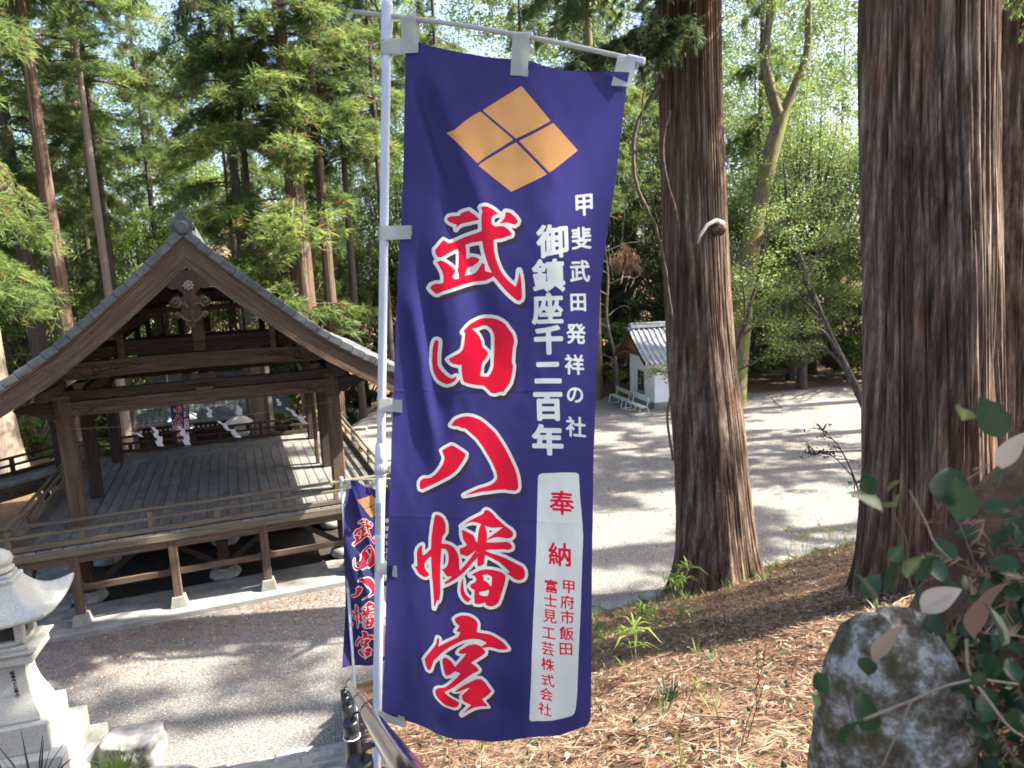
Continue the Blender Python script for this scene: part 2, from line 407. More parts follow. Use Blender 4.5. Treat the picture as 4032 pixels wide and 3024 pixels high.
def x_rail(y): return -0.182 - 0.2815 * (np.asarray(y, float) - 0.945)
def hz(x, y):
    x = np.asarray(x, float); y = np.asarray(y, float)
    d = 0.42 * x - 0.907 * y + 11.28
    z = 0.47 * np.maximum(d, 0) + 0.05 * sstep(0, 0.4, d)
    z = z + sstep(0.1, 1.0, d) * (0.09 * vnoise(x * 0.9, y * 0.9, seed=11) + 0.035 * vnoise(x * 3.1, y * 3.1, seed=12))
    return z - 0.06 * (1 - sstep(-0.1, 0.15, d))
M['soil'] = surf('needle_covered_soil', [(0.3, (0.035, 0.022, 0.014)), (0.5, (0.115, 0.062, 0.034)), (0.72, (0.24, 0.145, 0.08))], 9, bump=1.0, bdist=0.03, bscale=22, detail=9, rnd=False)

def height_patch(name, x0, x1, y0, y1, st, zf, keep, label):
    xs = np.arange(x0, x1 + 1e-6, st); ys = np.arange(y0, y1 + 1e-6, st)
    X, Y = np.meshgrid(xs, ys); Z = zf(X, Y); n, k = X.shape
    I = np.arange(n * k).reshape(n, k)
    cx = X[:-1, :-1] + st / 2; cy = Y[:-1, :-1] + st / 2
    ok = keep(cx, cy).ravel()
    Q = np.stack([I[:-1, :-1].ravel(), I[:-1, 1:].ravel(), I[1:, 1:].ravel(), I[1:, :-1].ravel()], 1)[ok]
    me = np_mesh(name, np.stack([X.ravel(), Y.ravel(), Z.ravel()], 1), None, M['soil'], None, True, Q)
    return tag(link(name, me), label, kind='structure')
height_patch('hillside', -6, 18, -4, 21.5, 0.12, hz, lambda x, y: (0.42 * x - 0.907 * y + 11.28 > -0.12) & (x > x_rail(y) + 0.16), 'slope covered with brown cedar needles above the yard')
def bank_z(x, y): return 0.52 * np.maximum(7.5 - y, 0) + 0.08 * vnoise(np.asarray(x) * 1.1, np.asarray(y) * 1.1, seed=21) - 0.05
height_patch('bank', -16, -4.2, -4, 8.0, 0.2, bank_z, lambda x, y: x < x_rail(y) - 2.3, 'earth bank beside the stone steps')

# stone steps down to the yard
def build_steps():
    yaw = math.atan2(0.271, 0.963)
    t = thing('stone_stairs', 'rough stone steps leading down to the yard beside the handrail', 'stairs', (-2.62, 9.45, 0), yaw)
    rnd = random.Random(5)
    for i in range(30):
        y1 = -0.285 * i; y0 = y1 - 0.40; x = -2.25
        z1 = 0.165 * (i + 1)
        nst = 3 if i > 5 else 4
        cuts = [x] + sorted(x + 2.35 * (j + rnd.uniform(-.2, .2)) / nst for j in range(1, nst)) + [0.1]
        for a, b_ in zip(cuts[:-1], cuts[1:]):
            mb = MB(); dz = rnd.uniform(-.012, .012); dy = rnd.uniform(-.03, .03)
            mb.box(a + .006, b_ - .006, y0, y1 + dy, z1 - 0.26, z1 + dz)
            o = mb.build('step_stone', M['rock'] if rnd.random() < .35 else M['concrete'], t, bevel=0.018)
build_steps()

# flat kerb stones along the foot of the slope
def build_kerb():
    t = thing('stone_kerb', 'line of flat pale kerb stones along the foot of the needle slope', 'kerb')
    rnd = random.Random(9)
    e = np.array([0.907, 0.42]); n = np.array([0.42, -0.907]); a = -4.2
    while a < 11:
        L = rnd.uniform(0.55, 1.0); w = rnd.uniform(0.30, 0.42)
        poly = []
        for k in range(10):
            th = 2 * math.pi * k / 10
            poly.append((L / 2 * 0.98 * np.sign(math.cos(th)) * abs(math.cos(th)) ** .45, w / 2 * np.sign(math.sin(th)) * abs(math.sin(th)) ** .45))
        poly = [(p + rnd.uniform(-.03, .03), q + rnd.uniform(-.025, .025)) for p, q in poly]
        c = np.array([1.69, 13.22]) + e * (a + L / 2) + n * (-0.08 + rnd.uniform(-.03, .03))
        h = rnd.uniform(0.05, 0.09)
        mb = MB(); mb.prism(poly, lambda p, q, s_: (c[0] + e[0] * p + n[0] * q, c[1] + e[1] * p + n[1] * q, -0.05 + s_ * (h + 0.05)))
        mb.build('kerb_stone', M['concrete'], t, bevel=0.012)
        a += L + 0.015
build_kerb()

# concrete pad at the far side of the yard
mb = MB(); mb.prism([(12.2, 31.6), (22, 34.0), (21.6, 36.2), (12.6, 34.0)], lambda a, b, s_: (a, b, 0.06 * s_ - 0.03))
tag(mb.build('concrete_pad', M['concrete'], None, bevel=0.01), 'flat pale concrete pad at the far edge of the gravel yard', kind='structure')
mb = MB()
for i in range(9): mb.box(-4.6 - i * .62, -4.02 - i * .62, 31.6 - .22 * i, 31.85 - .22 * i, 0, .12)
tag(mb.build('edging', M['concrete'], None), 'pale stone edging across the yard behind the stage', kind='structure')

# ================================================================== THE STAGE
TH = R(21.35)
SW, SD, HF = 5.45, 5.84, 1.776          # post spacing across and deep, floor height
VF, VS, VB = -1.18, 1.0, 6.75           # veranda: front edge, side width, back edge
CX = SW / 2
stage = thing('dance_stage', 'open wooden shrine stage with gabled tile roof and railed veranda', 'stage', (-9.314, 14.55, 0), TH)
PT = [0.0, 2.25, SD]

def part(name, mb, mat, bevel=0.0, smooth=False, fix=False): return mb.build(name, mat, stage, smooth, bevel, fix)

# concrete apron with footings
part('apron_slab', MB().box(-2.2, SW + 2.2, -1.58, -.25, -0.05, 0.12), M['concrete'], 0.015)
part('apron_slab', MB().box(-2.2, -.35, -.247, VB + .6, -0.05, 0.118), M['concrete'], 0.015)
part('apron_slab', MB().box(SW + .35, SW + 2.2, -.247, VB + .6, -0.05, 0.118), M['concrete'], 0.015)
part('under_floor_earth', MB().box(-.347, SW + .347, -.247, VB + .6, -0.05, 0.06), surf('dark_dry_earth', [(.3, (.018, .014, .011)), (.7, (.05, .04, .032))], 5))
part('shade_boards', MB().box(-.3, SW + .3, SD + .05, SD + .10, .06, HF - .25), M['dark_x'])  # boards added to block light and keep the underfloor dark
for x in (-.05, SW + .0): part('shade_boards', MB().box(x, x + .05, 2.4, SD + .045, .06, HF - .25), M['dark_y'])
FX = [-0.93, 0.03, 1.82, 3.61, 5.40, 6.38]
for i, x in enumerate(FX):
    part('footing', MB().frust(x, VF + .02, 0.12, 0.34, 0.17, 0.17, 0.125, 0.125), M['concrete'], 0.008)
    part('support_post', MB().box(x - .085, x + .085, VF - .065, VF + .105, 0.335, HF - 0.20), M['wood_z'], 0.01)
for y in (2.25, SD, VB - .1):
    for x in (-0.93, 6.38):
        part('footing', MB().frust(x, y, 0.12, 0.34, 0.17, 0.17, 0.125, 0.125), M['concrete'], 0.008)
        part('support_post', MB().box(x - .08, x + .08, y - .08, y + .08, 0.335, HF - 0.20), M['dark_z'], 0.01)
# inner under-floor posts on boulders
rnd = random.Random(2)
for y in (0.0, 2.25, 4.0, SD):
    for x in (0, CX, SW):
        mb = MB(); prof = [(0.30, 0.10), (0.36, 0.18), (0.32, 0.28), (0.2, 0.33)]
        mb.lathe(prof, 9, 0, (x, y)); part('base_stone', mb, M['rock'], smooth=True)
        part('under_post', MB().box(x - .12, x + .12, y - .12, y + .12, 0.30, HF - .2), M['dark_z'], 0.012)
# tie beams through the front support posts, rear tie beams, braces
for x0, x1 in zip(FX[:-1], FX[1:]):
    part('tie_beam', MB().box(x0 + .088, x1 - .088, VF - .005, VF + .05, 0.80, 0.93), M['wood_x'], 0.006)
for x in FX: part('tie_wedge', MB().box(x - .13, x + .13, VF - .0, VF + .045, 0.932, 0.962), M['wood_x'])
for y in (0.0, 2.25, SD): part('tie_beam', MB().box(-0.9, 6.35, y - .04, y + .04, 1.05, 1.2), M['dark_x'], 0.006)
for x0, x1 in ((0.12, CX - .12), (CX + .12, SW - .12)):
    part('brace', MB().beam((x0, 0.02, 0.45), (x0 + .95, 0.02, 1.1), .05, .12), M['dark_x'])
    part('brace', MB().beam((x1, 0.02, 0.45), (x1 - .95, 0.02, 1.1), .05, .12), M['dark_x'])
part('brace', MB().beam((6.35, -1.05, 1.15), (6.35, 0.3, 0.55), .05, .11), M['wood_y'])
part('brace', MB().beam((-.93, -1.05, 0.5), (-.93, 0.6, 1.3), .05, .11), M['wood_y'])
# floor frame and edge beams
part('edge_beam', MB().box(-VS - .03, SW + VS + .03, VF - .10, VF + .06, HF - .20, HF - .035), M['rail_x'], 0.012)
part('fascia_board', MB().box(-VS, SW + VS, VF - .055, VF - .015, HF - .36, HF - .203), M['wood_x'], 0.005)
part('edge_beam', MB().box(-VS - .03, SW + VS + .03, VB - .06, VB + .10, HF - .20, HF - .035), M['dark_x'], 0.012)
for x in (-VS - .03, SW + VS - .13): part('edge_beam', MB().box(x, x + .16, VF + .063, VB - .063, HF - .20, HF - .035), M['rail_y'], 0.012)
for y in (0.0, 2.25, 4.1, SD): part('floor_joist', MB().box(-VS + .14, SW + VS - .14, y - .1, y + .1, HF - .23, HF - .045), M['dark_x'])
# floor planks, each its own board
def planks(x0, x1, y0, y1, w, z):
    n = max(1, round((x1 - x0) / w)); w = (x1 - x0) / n
    me = None
    for i in range(n):
        zz = z + rnd.uniform(-.004, .002)
        if me is None:
            o = MB().box(-w / 2 + .007, w / 2 - .007, y0, y1, -.035, 0).build('floor_plank', M['plank'], stage, bevel=0.004); me = o.data
        else: o = link('floor_plank', me, stage)
        o.location = (x0 + w * (i + .5), 0, zz)
planks(0.16, SW - .16, 0.32, SD - .45, 0.232, HF)
planks(-VS - .02, SW + VS + .02, VF - .08, 0.31, 0.232, HF - .004)
planks(-VS - .02, 0.15, 0.32, VB + .06, 0.23, HF - .004)
planks(SW - .15, SW + VS + .02, 0.32, VB + .06, 0.23, HF - .004)
for y0, y1 in ((SD - .44, SD - .15), (SD - .14, SD + .15), (SD + .16, VB - .2), (VB - .19, VB + .06)):
    part('floor_plank', MB().box(0.16, SW - .16, y0, y1, HF - .037, HF - .002), M['plank'], 0.004)

part('gap_backing', MB().box(-VS + .02, SW + VS - .02, VF + .0, VB - .02, HF - .050, HF - .0415), M['dark_y'])  # dark sheet added so lit ground doesn't show through the plank gaps
# main posts
for i, y in enumerate(PT):
    for x in (0, SW):
        w = .15 if i == 0 else .135
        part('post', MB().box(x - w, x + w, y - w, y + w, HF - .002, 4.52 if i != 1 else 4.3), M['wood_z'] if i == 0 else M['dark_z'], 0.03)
part('post', MB().box(SW - .25, SW - .152, 2.6, 2.75, HF, 4.2), M['wood_z'], 0.02)
# railings
def railing(p0, p1, npost, mats, tallfirst=True):
    p0 = Vector(p0); p1 = Vector(p1); d = (p1 - p0); L = d.length; d.normalize(); ax = 'x' if abs(d.x) > .7 else 'y'
    mt = M[mats + '_' + ax]; mz = M[mats + '_z']
    mb = MB(); mb.tube([p0 - d * .16 + Vector((0, 0, .52)), p0 + d * (L / 2) + Vector((0, 0, .505)), p1 + d * .16 + Vector((0, 0, .52))], .038, 10); part('top_rail', mb, mt, smooth=True)
    part('middle_rail', MB().beam(p0 - d * .12 + Vector((0, 0, .315)), p1 + d * .12 + Vector((0, 0, .315)), .085, .06), mt, 0.008)
    part('bottom_rail', MB().beam(p0 - d * .14 + Vector((0, 0, .075)), p1 + d * .14 + Vector((0, 0, .075)), .10, .10), mt, 0.01)
    for i in range(npost + 1):
        q = p0 + d * (L * i / npost); tall = (i % 2 == 0)
        a = .05
        part('rail_post', MB().box(q.x - a, q.x + a, q.y - a, q.y + a, q.z + .126, q.z + .284), mz, 0.006)
        if tall: part('rail_post', MB().box(q.x - a, q.x + a, q.y - a, q.y + a, q.z + .346, q.z + .47), mz, 0.006)
ZR = HF + .0
railing((-VS, VF, ZR), (SW + VS, VF, ZR), 6, 'rail')
railing((-VS, VF + .12, ZR), (-VS, VB - .12, ZR), 6, 'rail')
railing((SW + VS, VF + .12, ZR), (SW + VS, VB - .12, ZR), 6, 'rail')
railing((-VS, VB, ZR), (SW + VS, VB, ZR), 6, 'dark')

# ---- roof profile (distance from ridge -> height of tile top / underside of bargeboard)
PD = [0, .3, .6, .9, 1.65, 2.4, 3.2, 3.5, 3.9, 4.45]
PZ = [7.86, 7.56, 7.27, 7.0, 6.36, 5.74, 5.21, 5.04, 4.82, 4.56]
BD = [0, .5, 1.1, 1.7, 2.4, 3.0, 3.5, 4.0, 4.45]
BZ = [7.10, 6.67, 6.15, 5.67, 5.13, 4.76, 4.46, 4.20, 4.0]
def prof(d): return float(np.interp(d, PD, PZ))
def bot(d): return float(np.interp(d, BD, BZ))
ds = np.linspace(0, 4.45, 40)
def smooth_prof(f):
    raw = np.array([f(d) for d in np.linspace(0, 4.45, 160)])
    k = 17; pad = np.concatenate([2 * raw[0] - raw[k:0:-1], raw, 2 * raw[-1] - raw[-2:-k - 2:-1]])
    sm = np.convolve(pad, np.ones(k) / k, 'same')[k:-k]
    return lambda d: float(np.interp(d, np.linspace(0, 4.45, 160), sm))
prof = smooth_prof(prof); bot = smooth_prof(bot)
TF, TB = -2.07, SD + 2.07
# deck (underside boards)
mb = MB()
for sg in (-1, 1):
    poly = [(CX + sg * d, prof(d) - .17) for d in ds] + [(CX + sg * d, prof(d) - .27) for d in ds[::-1]]
    mb.prism(poly, lambda a, b, s_: (a, TF + .1 + (TB - TF - .2) * s_, b))
roof = part('roof_deck', mb, M['dark_y'], fix=True)
# rafters seen under the eaves
for sg in (-1, 1):
    mb = MB()
    y = TF + .3
    while y < TB - .2:
        for d0, d1 in zip(np.linspace(0.2, 4.4, 9)[:-1], np.linspace(0.2, 4.4, 9)[1:]):
            mb.beam((CX + sg * d0, y, prof(d0) - .315), (CX + sg * d1, y, prof(d1) - .315), .07, .09)
        y += .42
    o = mb.build('rafters', M['dark_x'], roof); o['kind'] = 'stuff'
# purlins
for x, z, w, h in ((CX, prof(0) - .62, .2, .3), (CX - 1.5, 5.93, .16, .22), (CX + 1.5, 5.93, .16, .22), (0, 5.10, .2, .26), (SW, 5.10, .2, .26), (-1.0, 4.52, .13, .18), (SW + 1.0, 4.52, .13, .18)):
    part('purlin', MB().box(x - w / 2, x + w / 2, TF + .16, TB - .16, z - h / 2, z + h / 2), M['dark_y'], 0.01)
# bargeboards: main board, lower moulding, at both gables
for yf, sgn in ((TF, 1), (TB, -1)):
    for sg in (-1, 1):
        dd = np.linspace(0, 4.5, 36)
        top = [(CX + sg * d, prof(d) - .14) for d in dd]
        mid = [(CX + sg * d, bot(d) + .15) for d in dd]
        low = [(CX + sg * d, bot(d)) for d in dd]
        def uvb(o, dd=dd):
            me = o.data; uvl = me.uv_layers.new(name='UVMap')
            for lp_ in me.loops:
                q = me.vertices[lp_.vertex_index].co; uvl.data[lp_.index].uv = (abs(q.x - CX) * 1.25 + (3.7 if sg > 0 else 0), q.z - prof(min(4.45, abs(q.x - CX))) + q.y)
            return o
        uvb(part('bargeboard', MB().prism(top + mid[::-1], lambda a, b, s_: (a, yf + sgn * (.0 + .09 * s_), b)), M['wood_uv'], fix=True))
        uvb(part('bargeboard_moulding', MB().prism([(a, b - .003) for a, b in mid] + low[::-1], lambda a, b, s_: (a, yf + sgn * (-.035 + .11 * s_), b)), M['wood_uv'], fix=True))
        uvb(part('bargeboard_fillet', MB().prism([(a, b + .02) for a, b in top] + [(a, b - .045) for a, b in top[::-1]], lambda a, b, s_: (a, yf + sgn * (-.05 + .045 * s_), b)), M['wood_uv'], fix=True))
    # studs
for sg in (-1, 1):
    for d in (.9, 1.7, 2.5, 3.2, 3.8):
        z = (prof(d) - .14 + bot(d) + .15) / 2
        mb = MB(); mb.tube([(CX + sg * d, TF + .01, z), (CX + sg * d, TF - .012, z)], .016, 7); part('bolt', mb, M['dark_z'])
# edge tiles along the bargeboards (each a hanging plate with a top)
mb = MB(); mb.box(-.13, .13, -.02, .26, -.02, .03); mb.box(-.13, .13, -.045, -.021, -.115, .03)
tile0 = mb.build('edge_tile', M['roof_tile'], roof, bevel=0.008)
first = True
arc = [0]
fine = np.linspace(0.1, 4.45, 400)
for a, b in zip(fine[:-1], fine[1:]): arc.append(arc[-1] + math.hypot(b - a, prof(b) - prof(a)))
for yf, sgn in ((TF - .02, 1), (TB + .02, -1)):
    for sg in (-1, 1):
        s_ = .12
        while s_ < arc[-1]:
            d = float(np.interp(s_, arc, fine)); sl = math.atan2(prof(min(d + .05, 4.45)) - prof(d - .05), (min(d + .05, 4.45) - d + .05))
            o = tile0 if first else link('edge_tile', tile0.data, roof); first = False
            o.location = (CX + sg * d, yf, prof(d) - .02 + (.012 if sgn > 0 else .012))
            o.rotation_euler = (0, -sg * sl - sg * .085, 0)
            if sgn < 0: o.scale = (1, -1, 1)
            s_ += .268
# tile courses over each slope
for sg in (-1, 1):
    V = []; Q = []
    ty = np.linspace(TF + .22, TB - .22, 200); wv = .028 * np.abs(np.sin(np.pi * ty / .27))
    s_ = .1; row = 0
    while s_ < arc[-1] - .1:
        d0 = float(np.interp(s_, arc, fine)); d1 = float(np.interp(min(s_ + .27, arc[-1]), arc, fine))
        o = len(V)
        for d, dz in ((d0, -.01), (d1, .025), (d1, -.03)):
            for y, w_ in zip(ty, wv): V.append((CX + sg * d, y, prof(d) + dz - .02 + w_))
        n = len(ty)
        for r in range(2):
            for j in range(n - 1): Q.append((o + r * n + j, o + r * n + j + 1, o + (r + 1) * n + j + 1, o + (r + 1) * n + j))
        s_ += .24
    me = np_mesh('roof_tiles', V, None, M['roof_tile'], None, True, np.array(Q)); o = link('roof_tiles', me, roof); o['kind'] = 'stuff'
# ridge: stacked tiles and cap, ornament
part('ridge_stack', MB().box(CX - .16, CX + .16, TF + .12, TB - .12, prof(0) - .12, prof(0) + .16), M['roof_tile'], 0.01)
mb = MB(); mb.tube([(CX, TF + .0, prof(0) + .2), (CX, TB - .0, prof(0) + .2)], .1, 12); part('ridge_cap', mb, M['roof_tile'], smooth=True)
for yf, sgn in ((TF, -1), (TB, 1)):
    half = [(0, 8.30), (.10, 8.30), (.145, 8.24), (.15, 8.12), (.20, 8.05), (.26, 8.09), (.31, 8.05), (.30, 7.98), (.25, 7.95), (.31, 7.90), (.35, 7.82), (.33, 7.74), (.25, 7.74), (.20, 7.62), (.12, 7.66), (0, 7.74)]
    half = [(a * .66, 7.78 + (b - 7.74) * .66) for a, b in half]
    pl = [(CX + a, b) for a, b in half] + [(CX - a, b) for a, b in half[-2:0:-1]]
    orn = part('ridge_ornament', MB().prism(pl, lambda a, b, s_: (a, yf + sgn * (-.10 + .14 * s_), b)), M['roof_tile'], fix=True)
    mb = MB()
    S = .66; ZZ = lambda z: 7.78 + (z - 7.74) * S
    ring = [(CX + .085 * S * math.cos(t), yf + sgn * .045, ZZ(8.14) + .1 * S * math.sin(t)) for t in np.linspace(0, 2 * math.pi, 16)]
    mb.tube(ring, .011, 6, cap=False)
    for sg in (-1, 1):
        mb.tube([(CX + sg * S * (.25 + .055 * math.exp(-.25 * t) * math.cos(t)), yf + sgn * .045, ZZ(7.83 + .07 * math.exp(-.25 * t) * math.sin(t))) for t in np.linspace(0, 7, 22)], .010, 6)
        mb.tube([(CX + sg * S * (.10 + .1 * t), yf + sgn * .045, ZZ(8.0 - .2 * t + .05 * math.sin(6 * t))) for t in np.linspace(0, 1, 9)], .009, 6)
    mb.build('ornament_relief', M['roof_tile'], orn, True)
    mb = MB()
    mb.tube([(CX, yf + sgn * (-.12), prof(0) - .02), (CX, yf + sgn * .10, prof(0) - .02), (CX, yf + sgn * .125, prof(0) - .02)], [.125, .125, .085], 18)
    part('round_end_tile', mb, M['roof_tile'], smooth=False)
# ---- gable frame at front and back
def koryo(z0, z1, y, w, mat, x0, x1, arch=.05, name='beam'):
    xs = np.linspace(x0, x1, 17)
    f = lambda x: arch * (1 - ((x - CX) / (x1 - CX)) ** 2)
    endt = lambda x: .07 * sstep(x1 - CX - .45, x1 - CX, abs(x - CX))
    top = [(x, z1 + f(x)) for x in xs]; low = [(x, z0 + f(x) * 1.2 + float(endt(x)) * .6) for x in xs[::-1]]
    return part(name, MB().prism(top + low, lambda a, b, s_: (a, y - w / 2 + w * s_, b)), mat, fix=True)
def scroll(y, x, z, sg, sc, parent):
    mb = MB()
    def sp(cx, cz, r0, t0, t1, dirn=1, dec=.16): return [(x + sg * (cx + dirn * r0 * math.exp(-dec * (t - t0)) * math.cos(t)) * sc, y, z + (cz + r0 * math.exp(-dec * (t - t0)) * math.sin(t)) * sc) for t in np.linspace(t0, t1, 30)]
    mb.tube(sp(.42, .0, .125, -2.2, 5.6), .011 * sc + .002, 6)
    mb.tube(sp(.80, .03, .09, 3.6, -3.4, 1, -.16), .010 * sc + .002, 6)
    mb.tube([(x + sg * (.30 + .75 * t) * sc, y, z + (-.13 + .05 * math.sin(3.2 * t) + .16 * t) * sc) for t in np.linspace(0, 1, 14)], .011 * sc + .002, 6)
    mb.tube([(x + sg * (.0 + .32 * t) * sc, y, z + (-.05 + .06 * math.sin(5.5 * t) - .07 * t) * sc) for t in np.linspace(0, 1, 12)], .010 * sc + .002, 6)
    mb.tube([(x + sg * (.90 + .40 * t) * sc, y, z + (.08 + .035 * math.sin(6 * t)) * sc) for t in np.linspace(0, 1, 10)], .009 * sc + .002, 6)
    mb.build('carved_scroll', M['dark_x'], parent, True)
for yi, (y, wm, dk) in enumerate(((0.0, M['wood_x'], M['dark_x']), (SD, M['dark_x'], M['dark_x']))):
    b1 = koryo(4.17, 4.47, y, .24, wm, -.12, SW + .12, .02)
    b2 = koryo(4.90, 5.25, y, .26, wm, .05, SW - .05, .07)
    part('plate_beam', MB().box(-.2, SW + .2, y - .09, y + .09, 4.50, 4.70), dk, 0.01)
    if yi == 0: part('upper_board', MB().box(.3, SW - .3, y + .02, y + .09, 5.33, 5.55), dk, 0.005)
    if yi == 0: part('tie_rail', MB().box(CX - 1.6, CX + 1.6, y + .0, y + .13, 5.56, 5.66), dk, 0.008)
    part('tie_rail', MB().box(CX - 1.15, CX + 1.15, y + .0, y + .13, 6.20, 6.32), dk, 0.008)
    part('tie_rail', MB().box(CX - .75, CX + .75, y + .0, y + .13, 6.45, 6.62), dk, 0.008)
    part('king_post', MB().box(CX - .13, CX + .13, y - .13, y + .14, 5.34, 6.9), wm if yi == 0 else dk, 0.03)
    for sg in (-1, 1):
        part('gable_strut', MB().box(CX + sg * 1.52 - .065, CX + sg * 1.52 + .065, y - .1, y + .0, 5.27, 6.0), wm if yi == 0 else dk, 0.012)
        part('gable_strut', MB().box(CX + sg * .75 - .05, CX + sg * .75 + .05, y + .02, y + .12, 5.78, 6.2), dk, 0.01)
    if yi == 0:
        for sg in (-1, 1):
            scroll(-.122, CX - sg * 2.55, 4.34, sg, .8, b1); scroll(-.132, CX - sg * 2.45, 5.10, sg, 1.0, b2)
        mb = MB()
        for k in range(6):
            a = k * math.pi / 3; mb.tube([(CX + .03 * math.cos(a), -.15, 5.47 + .03 * math.sin(a)), (CX + .075 * math.cos(a), -.155, 5.47 + .075 * math.sin(a))], [.03, .022], 7)
        mb.tube([(CX, -.13, 5.47), (CX, -.175, 5.47)], .03, 10); part('carved_flower', mb, M['wood_x'], smooth=True)
    # bracket sets over the posts and in the middle
    for x in (0, CX, SW):
        part('bracket_block', MB().frust(x, y, 4.52 if x != CX else 4.40, 4.62 if x != CX else 4.56, .13, .15, .19, .19), wm, 0.008)
        part('bracket_arm', MB().box(x - .42, x + .42, y - .17, y - .095, 4.63, 4.73), dk, 0.015)
        for q in (-.34, 0, .34): part('bearing_block', MB().frust(x + q, y - .02, 4.735, 4.86, .07, .12, .105, .15), wm if x != CX else dk, 0.006)
    # beam noses
    for sg in (-1, 1):
        x0 = CX + sg * (SW / 2 + .12)
        pl = [(0, 4.47), (.25, 4.49), (.45, 4.50), (.62, 4.44), (.75, 4.40), (.70, 4.34), (.55, 4.32), (.45, 4.27), (.30, 4.22), (.15, 4.14), (0, 4.14)]
        part('beam_nose', MB().prism([(x0 + sg * a, b) for a, b in pl], lambda a, b, s_: (a, y - .09 + .18 * s_, b)), dk, fix=True)
        part('post_strap', MB().box(CX + sg * SW / 2 - .17, CX + sg * SW / 2 + .17, y - .163, y + .163, 4.08, 4.16), wm, 0.01)
        part('post_strap', MB().box(CX + sg * (SW / 2 + .0) - .05, CX + sg * (SW / 2 + .0) + .05, y - .18, y - .155, 4.05, 4.55), M['wood_z'])
for x in (0, SW):
    part('side_beam', MB().box(x - .1, x + .1, .16, SD - .16, 4.20, 4.48), M['dark_y'], 0.012)
    part('side_plate', MB().box(x - .08, x + .08, .1, SD - .1, 4.52, 4.66), M['dark_y'], 0.01)
    for y in (-.9, SD + .9): part('cantilever_beam', MB().box(x - .09, x + .09, y - .75, y + .75, 4.72, 4.92), M['dark_y'], 0.012)
part('cross_beam', MB().box(.0, SW, 2.15, 2.35, 4.70, 4.98), M['dark_x'], 0.012)
for x in (CX - 1.5, CX - .95, CX - .5, CX + 1.45): part('roof_strut', MB().box(x - .06, x + .06, 2.9, 3.0, 4.9, 6.2), M['dark_z'])
# hanging carved gable ornament
half = [(0, 7.02), (.10, 7.06), (.30, 6.86), (.43, 6.74), (.45, 6.62), (.36, 6.56), (.26, 6.58), (.20, 6.52), (.14, 6.46), (.12, 6.40), (.18, 6.36), (.30, 6.42), (.40, 6.34), (.46, 6.26), (.44, 6.16), (.34, 6.10), (.24, 6.14), (.19, 6.06), (.24, 5.98), (.34, 6.00), (.40, 5.93), (.36, 5.85), (.27, 5.87), (.20, 5.80), (.12, 5.72), (.07, 5.62), (0, 5.58)]
PS = .74; PZ_ = lambda z: 7.04 + (z - 7.02) * PS
half = [(a * .80, PZ_(b)) for a, b in half]
pl = [(CX + a, b) for a, b in half] + [(CX - a, b) for a, b in half[-2:0:-1]]
geg = part('gable_pendant', MB().prism(pl, lambda a, b, s_: (a, TF - .07 + .08 * s_, b)), M['dark_z'], fix=True)
mb = MB()
for sg in (-1, 1):
    for cx, cz, r in ((.32, 6.25, .10), (.31, 5.93, .065)):
        mb.tube([(CX + sg * .8 * (cx - r * math.exp(-.2 * t) * math.cos(t)), TF - .085, PZ_(cz + r * math.exp(-.2 * t) * math.sin(t))) for t in np.linspace(-1.5, 7.5, 30)], .022 * r / .08, 7)
    mb.tube([(CX + sg * .8 * (.05 + .17 * t), TF - .08, PZ_(6.10 + .12 * math.sin(2.2 * t) - .02)) for t in np.linspace(0, 1, 9)], .02, 7)
    mb.tube([(CX + sg * .8 * (.03 + .2 * t), TF - .08, PZ_(5.74 + .16 * t * t)) for t in np.linspace(0, 1, 9)], .024, 7)
mb.build('pendant_scrolls', surf('green_stained_wood', [(0.3, (.035, .035, .02)), (.7, (.10, .095, .055))], 6), geg, True)
mb = MB()
for k in range(8):
    a = k * math.pi / 4; mb.tube([(CX + .04 * math.cos(a), TF - .09, 6.77 + .04 * math.sin(a)), (CX + .075 * math.cos(a), TF - .10, 6.77 + .075 * math.sin(a)), (CX +   .098 * math.cos(a), TF - .08, 6.77 +   .098 * math.sin(a))], [.02, .028, .006], 7)
mb.tube([(CX, TF - .07, 6.77), (CX, TF - .13, 6.77)], [.042, .03], 12)
mb.build('flower_boss', woodmat('pale_carved_wood', 2, [(0.2, (.16, .12, .09)), (.8, (.34, .28, .22))]), geg, True)

# angled bridge that leads off the back left corner
bd = Vector((-.72, -.69, 0)); bp = Vector((-VS - .1, VB - .35, HF)); bn = Vector((.69, -.72, 0))
part('bridge_floor', MB().beam(bp + bn * .0, bp + bd * 7 + bn * .0, .9, .06, up=(0, 0, 1)), M['plank'])
part('bridge_fascia', MB().beam(bp + bn * .46 + Vector((0, 0, -.2)), bp + bd * 7 + bn * .46 + Vector((0, 0, -.2)), .06, .34), M['wood_x'])
for i in range(4): part('bridge_post', MB().box(*(lambda q: (q.x - .07, q.x + .07, q.y - .07, q.y + .07, 0, HF - .1))(bp + bd * (1 + 1.8 * i))), M['dark_z'])
q0 = bp - bn * .40; q1 = q0 + bd * 7
mb = MB(); mb.tube([q0 + Vector((0, 0, .52)), q1 + Vector((0, 0, .52))], .038, 8); part('top_rail', mb, M['dark_x'], smooth=True)
part('middle_rail', MB().beam(q0 + Vector((0, 0, .315)), q1 + Vector((0, 0, .315)), .08, .06), M['dark_x'])
part('bottom_rail', MB().beam(q0 + Vector((0, 0, .09)), q1 + Vector((0, 0, .09)), .09, .10), M['dark_x'])
for i in range(6):
    q = q0 + bd * (.3 + 1.25 * i); part('rail_post', MB().box(q.x - .05, q.x + .05, q.y - .05, q.y + .05, HF + .03, HF + .48), M['dark_z'])
part('post', MB().box(-1.52, -1.38, 5.72, 5.86, HF, 4.35), M['dark_z'], 0.01)

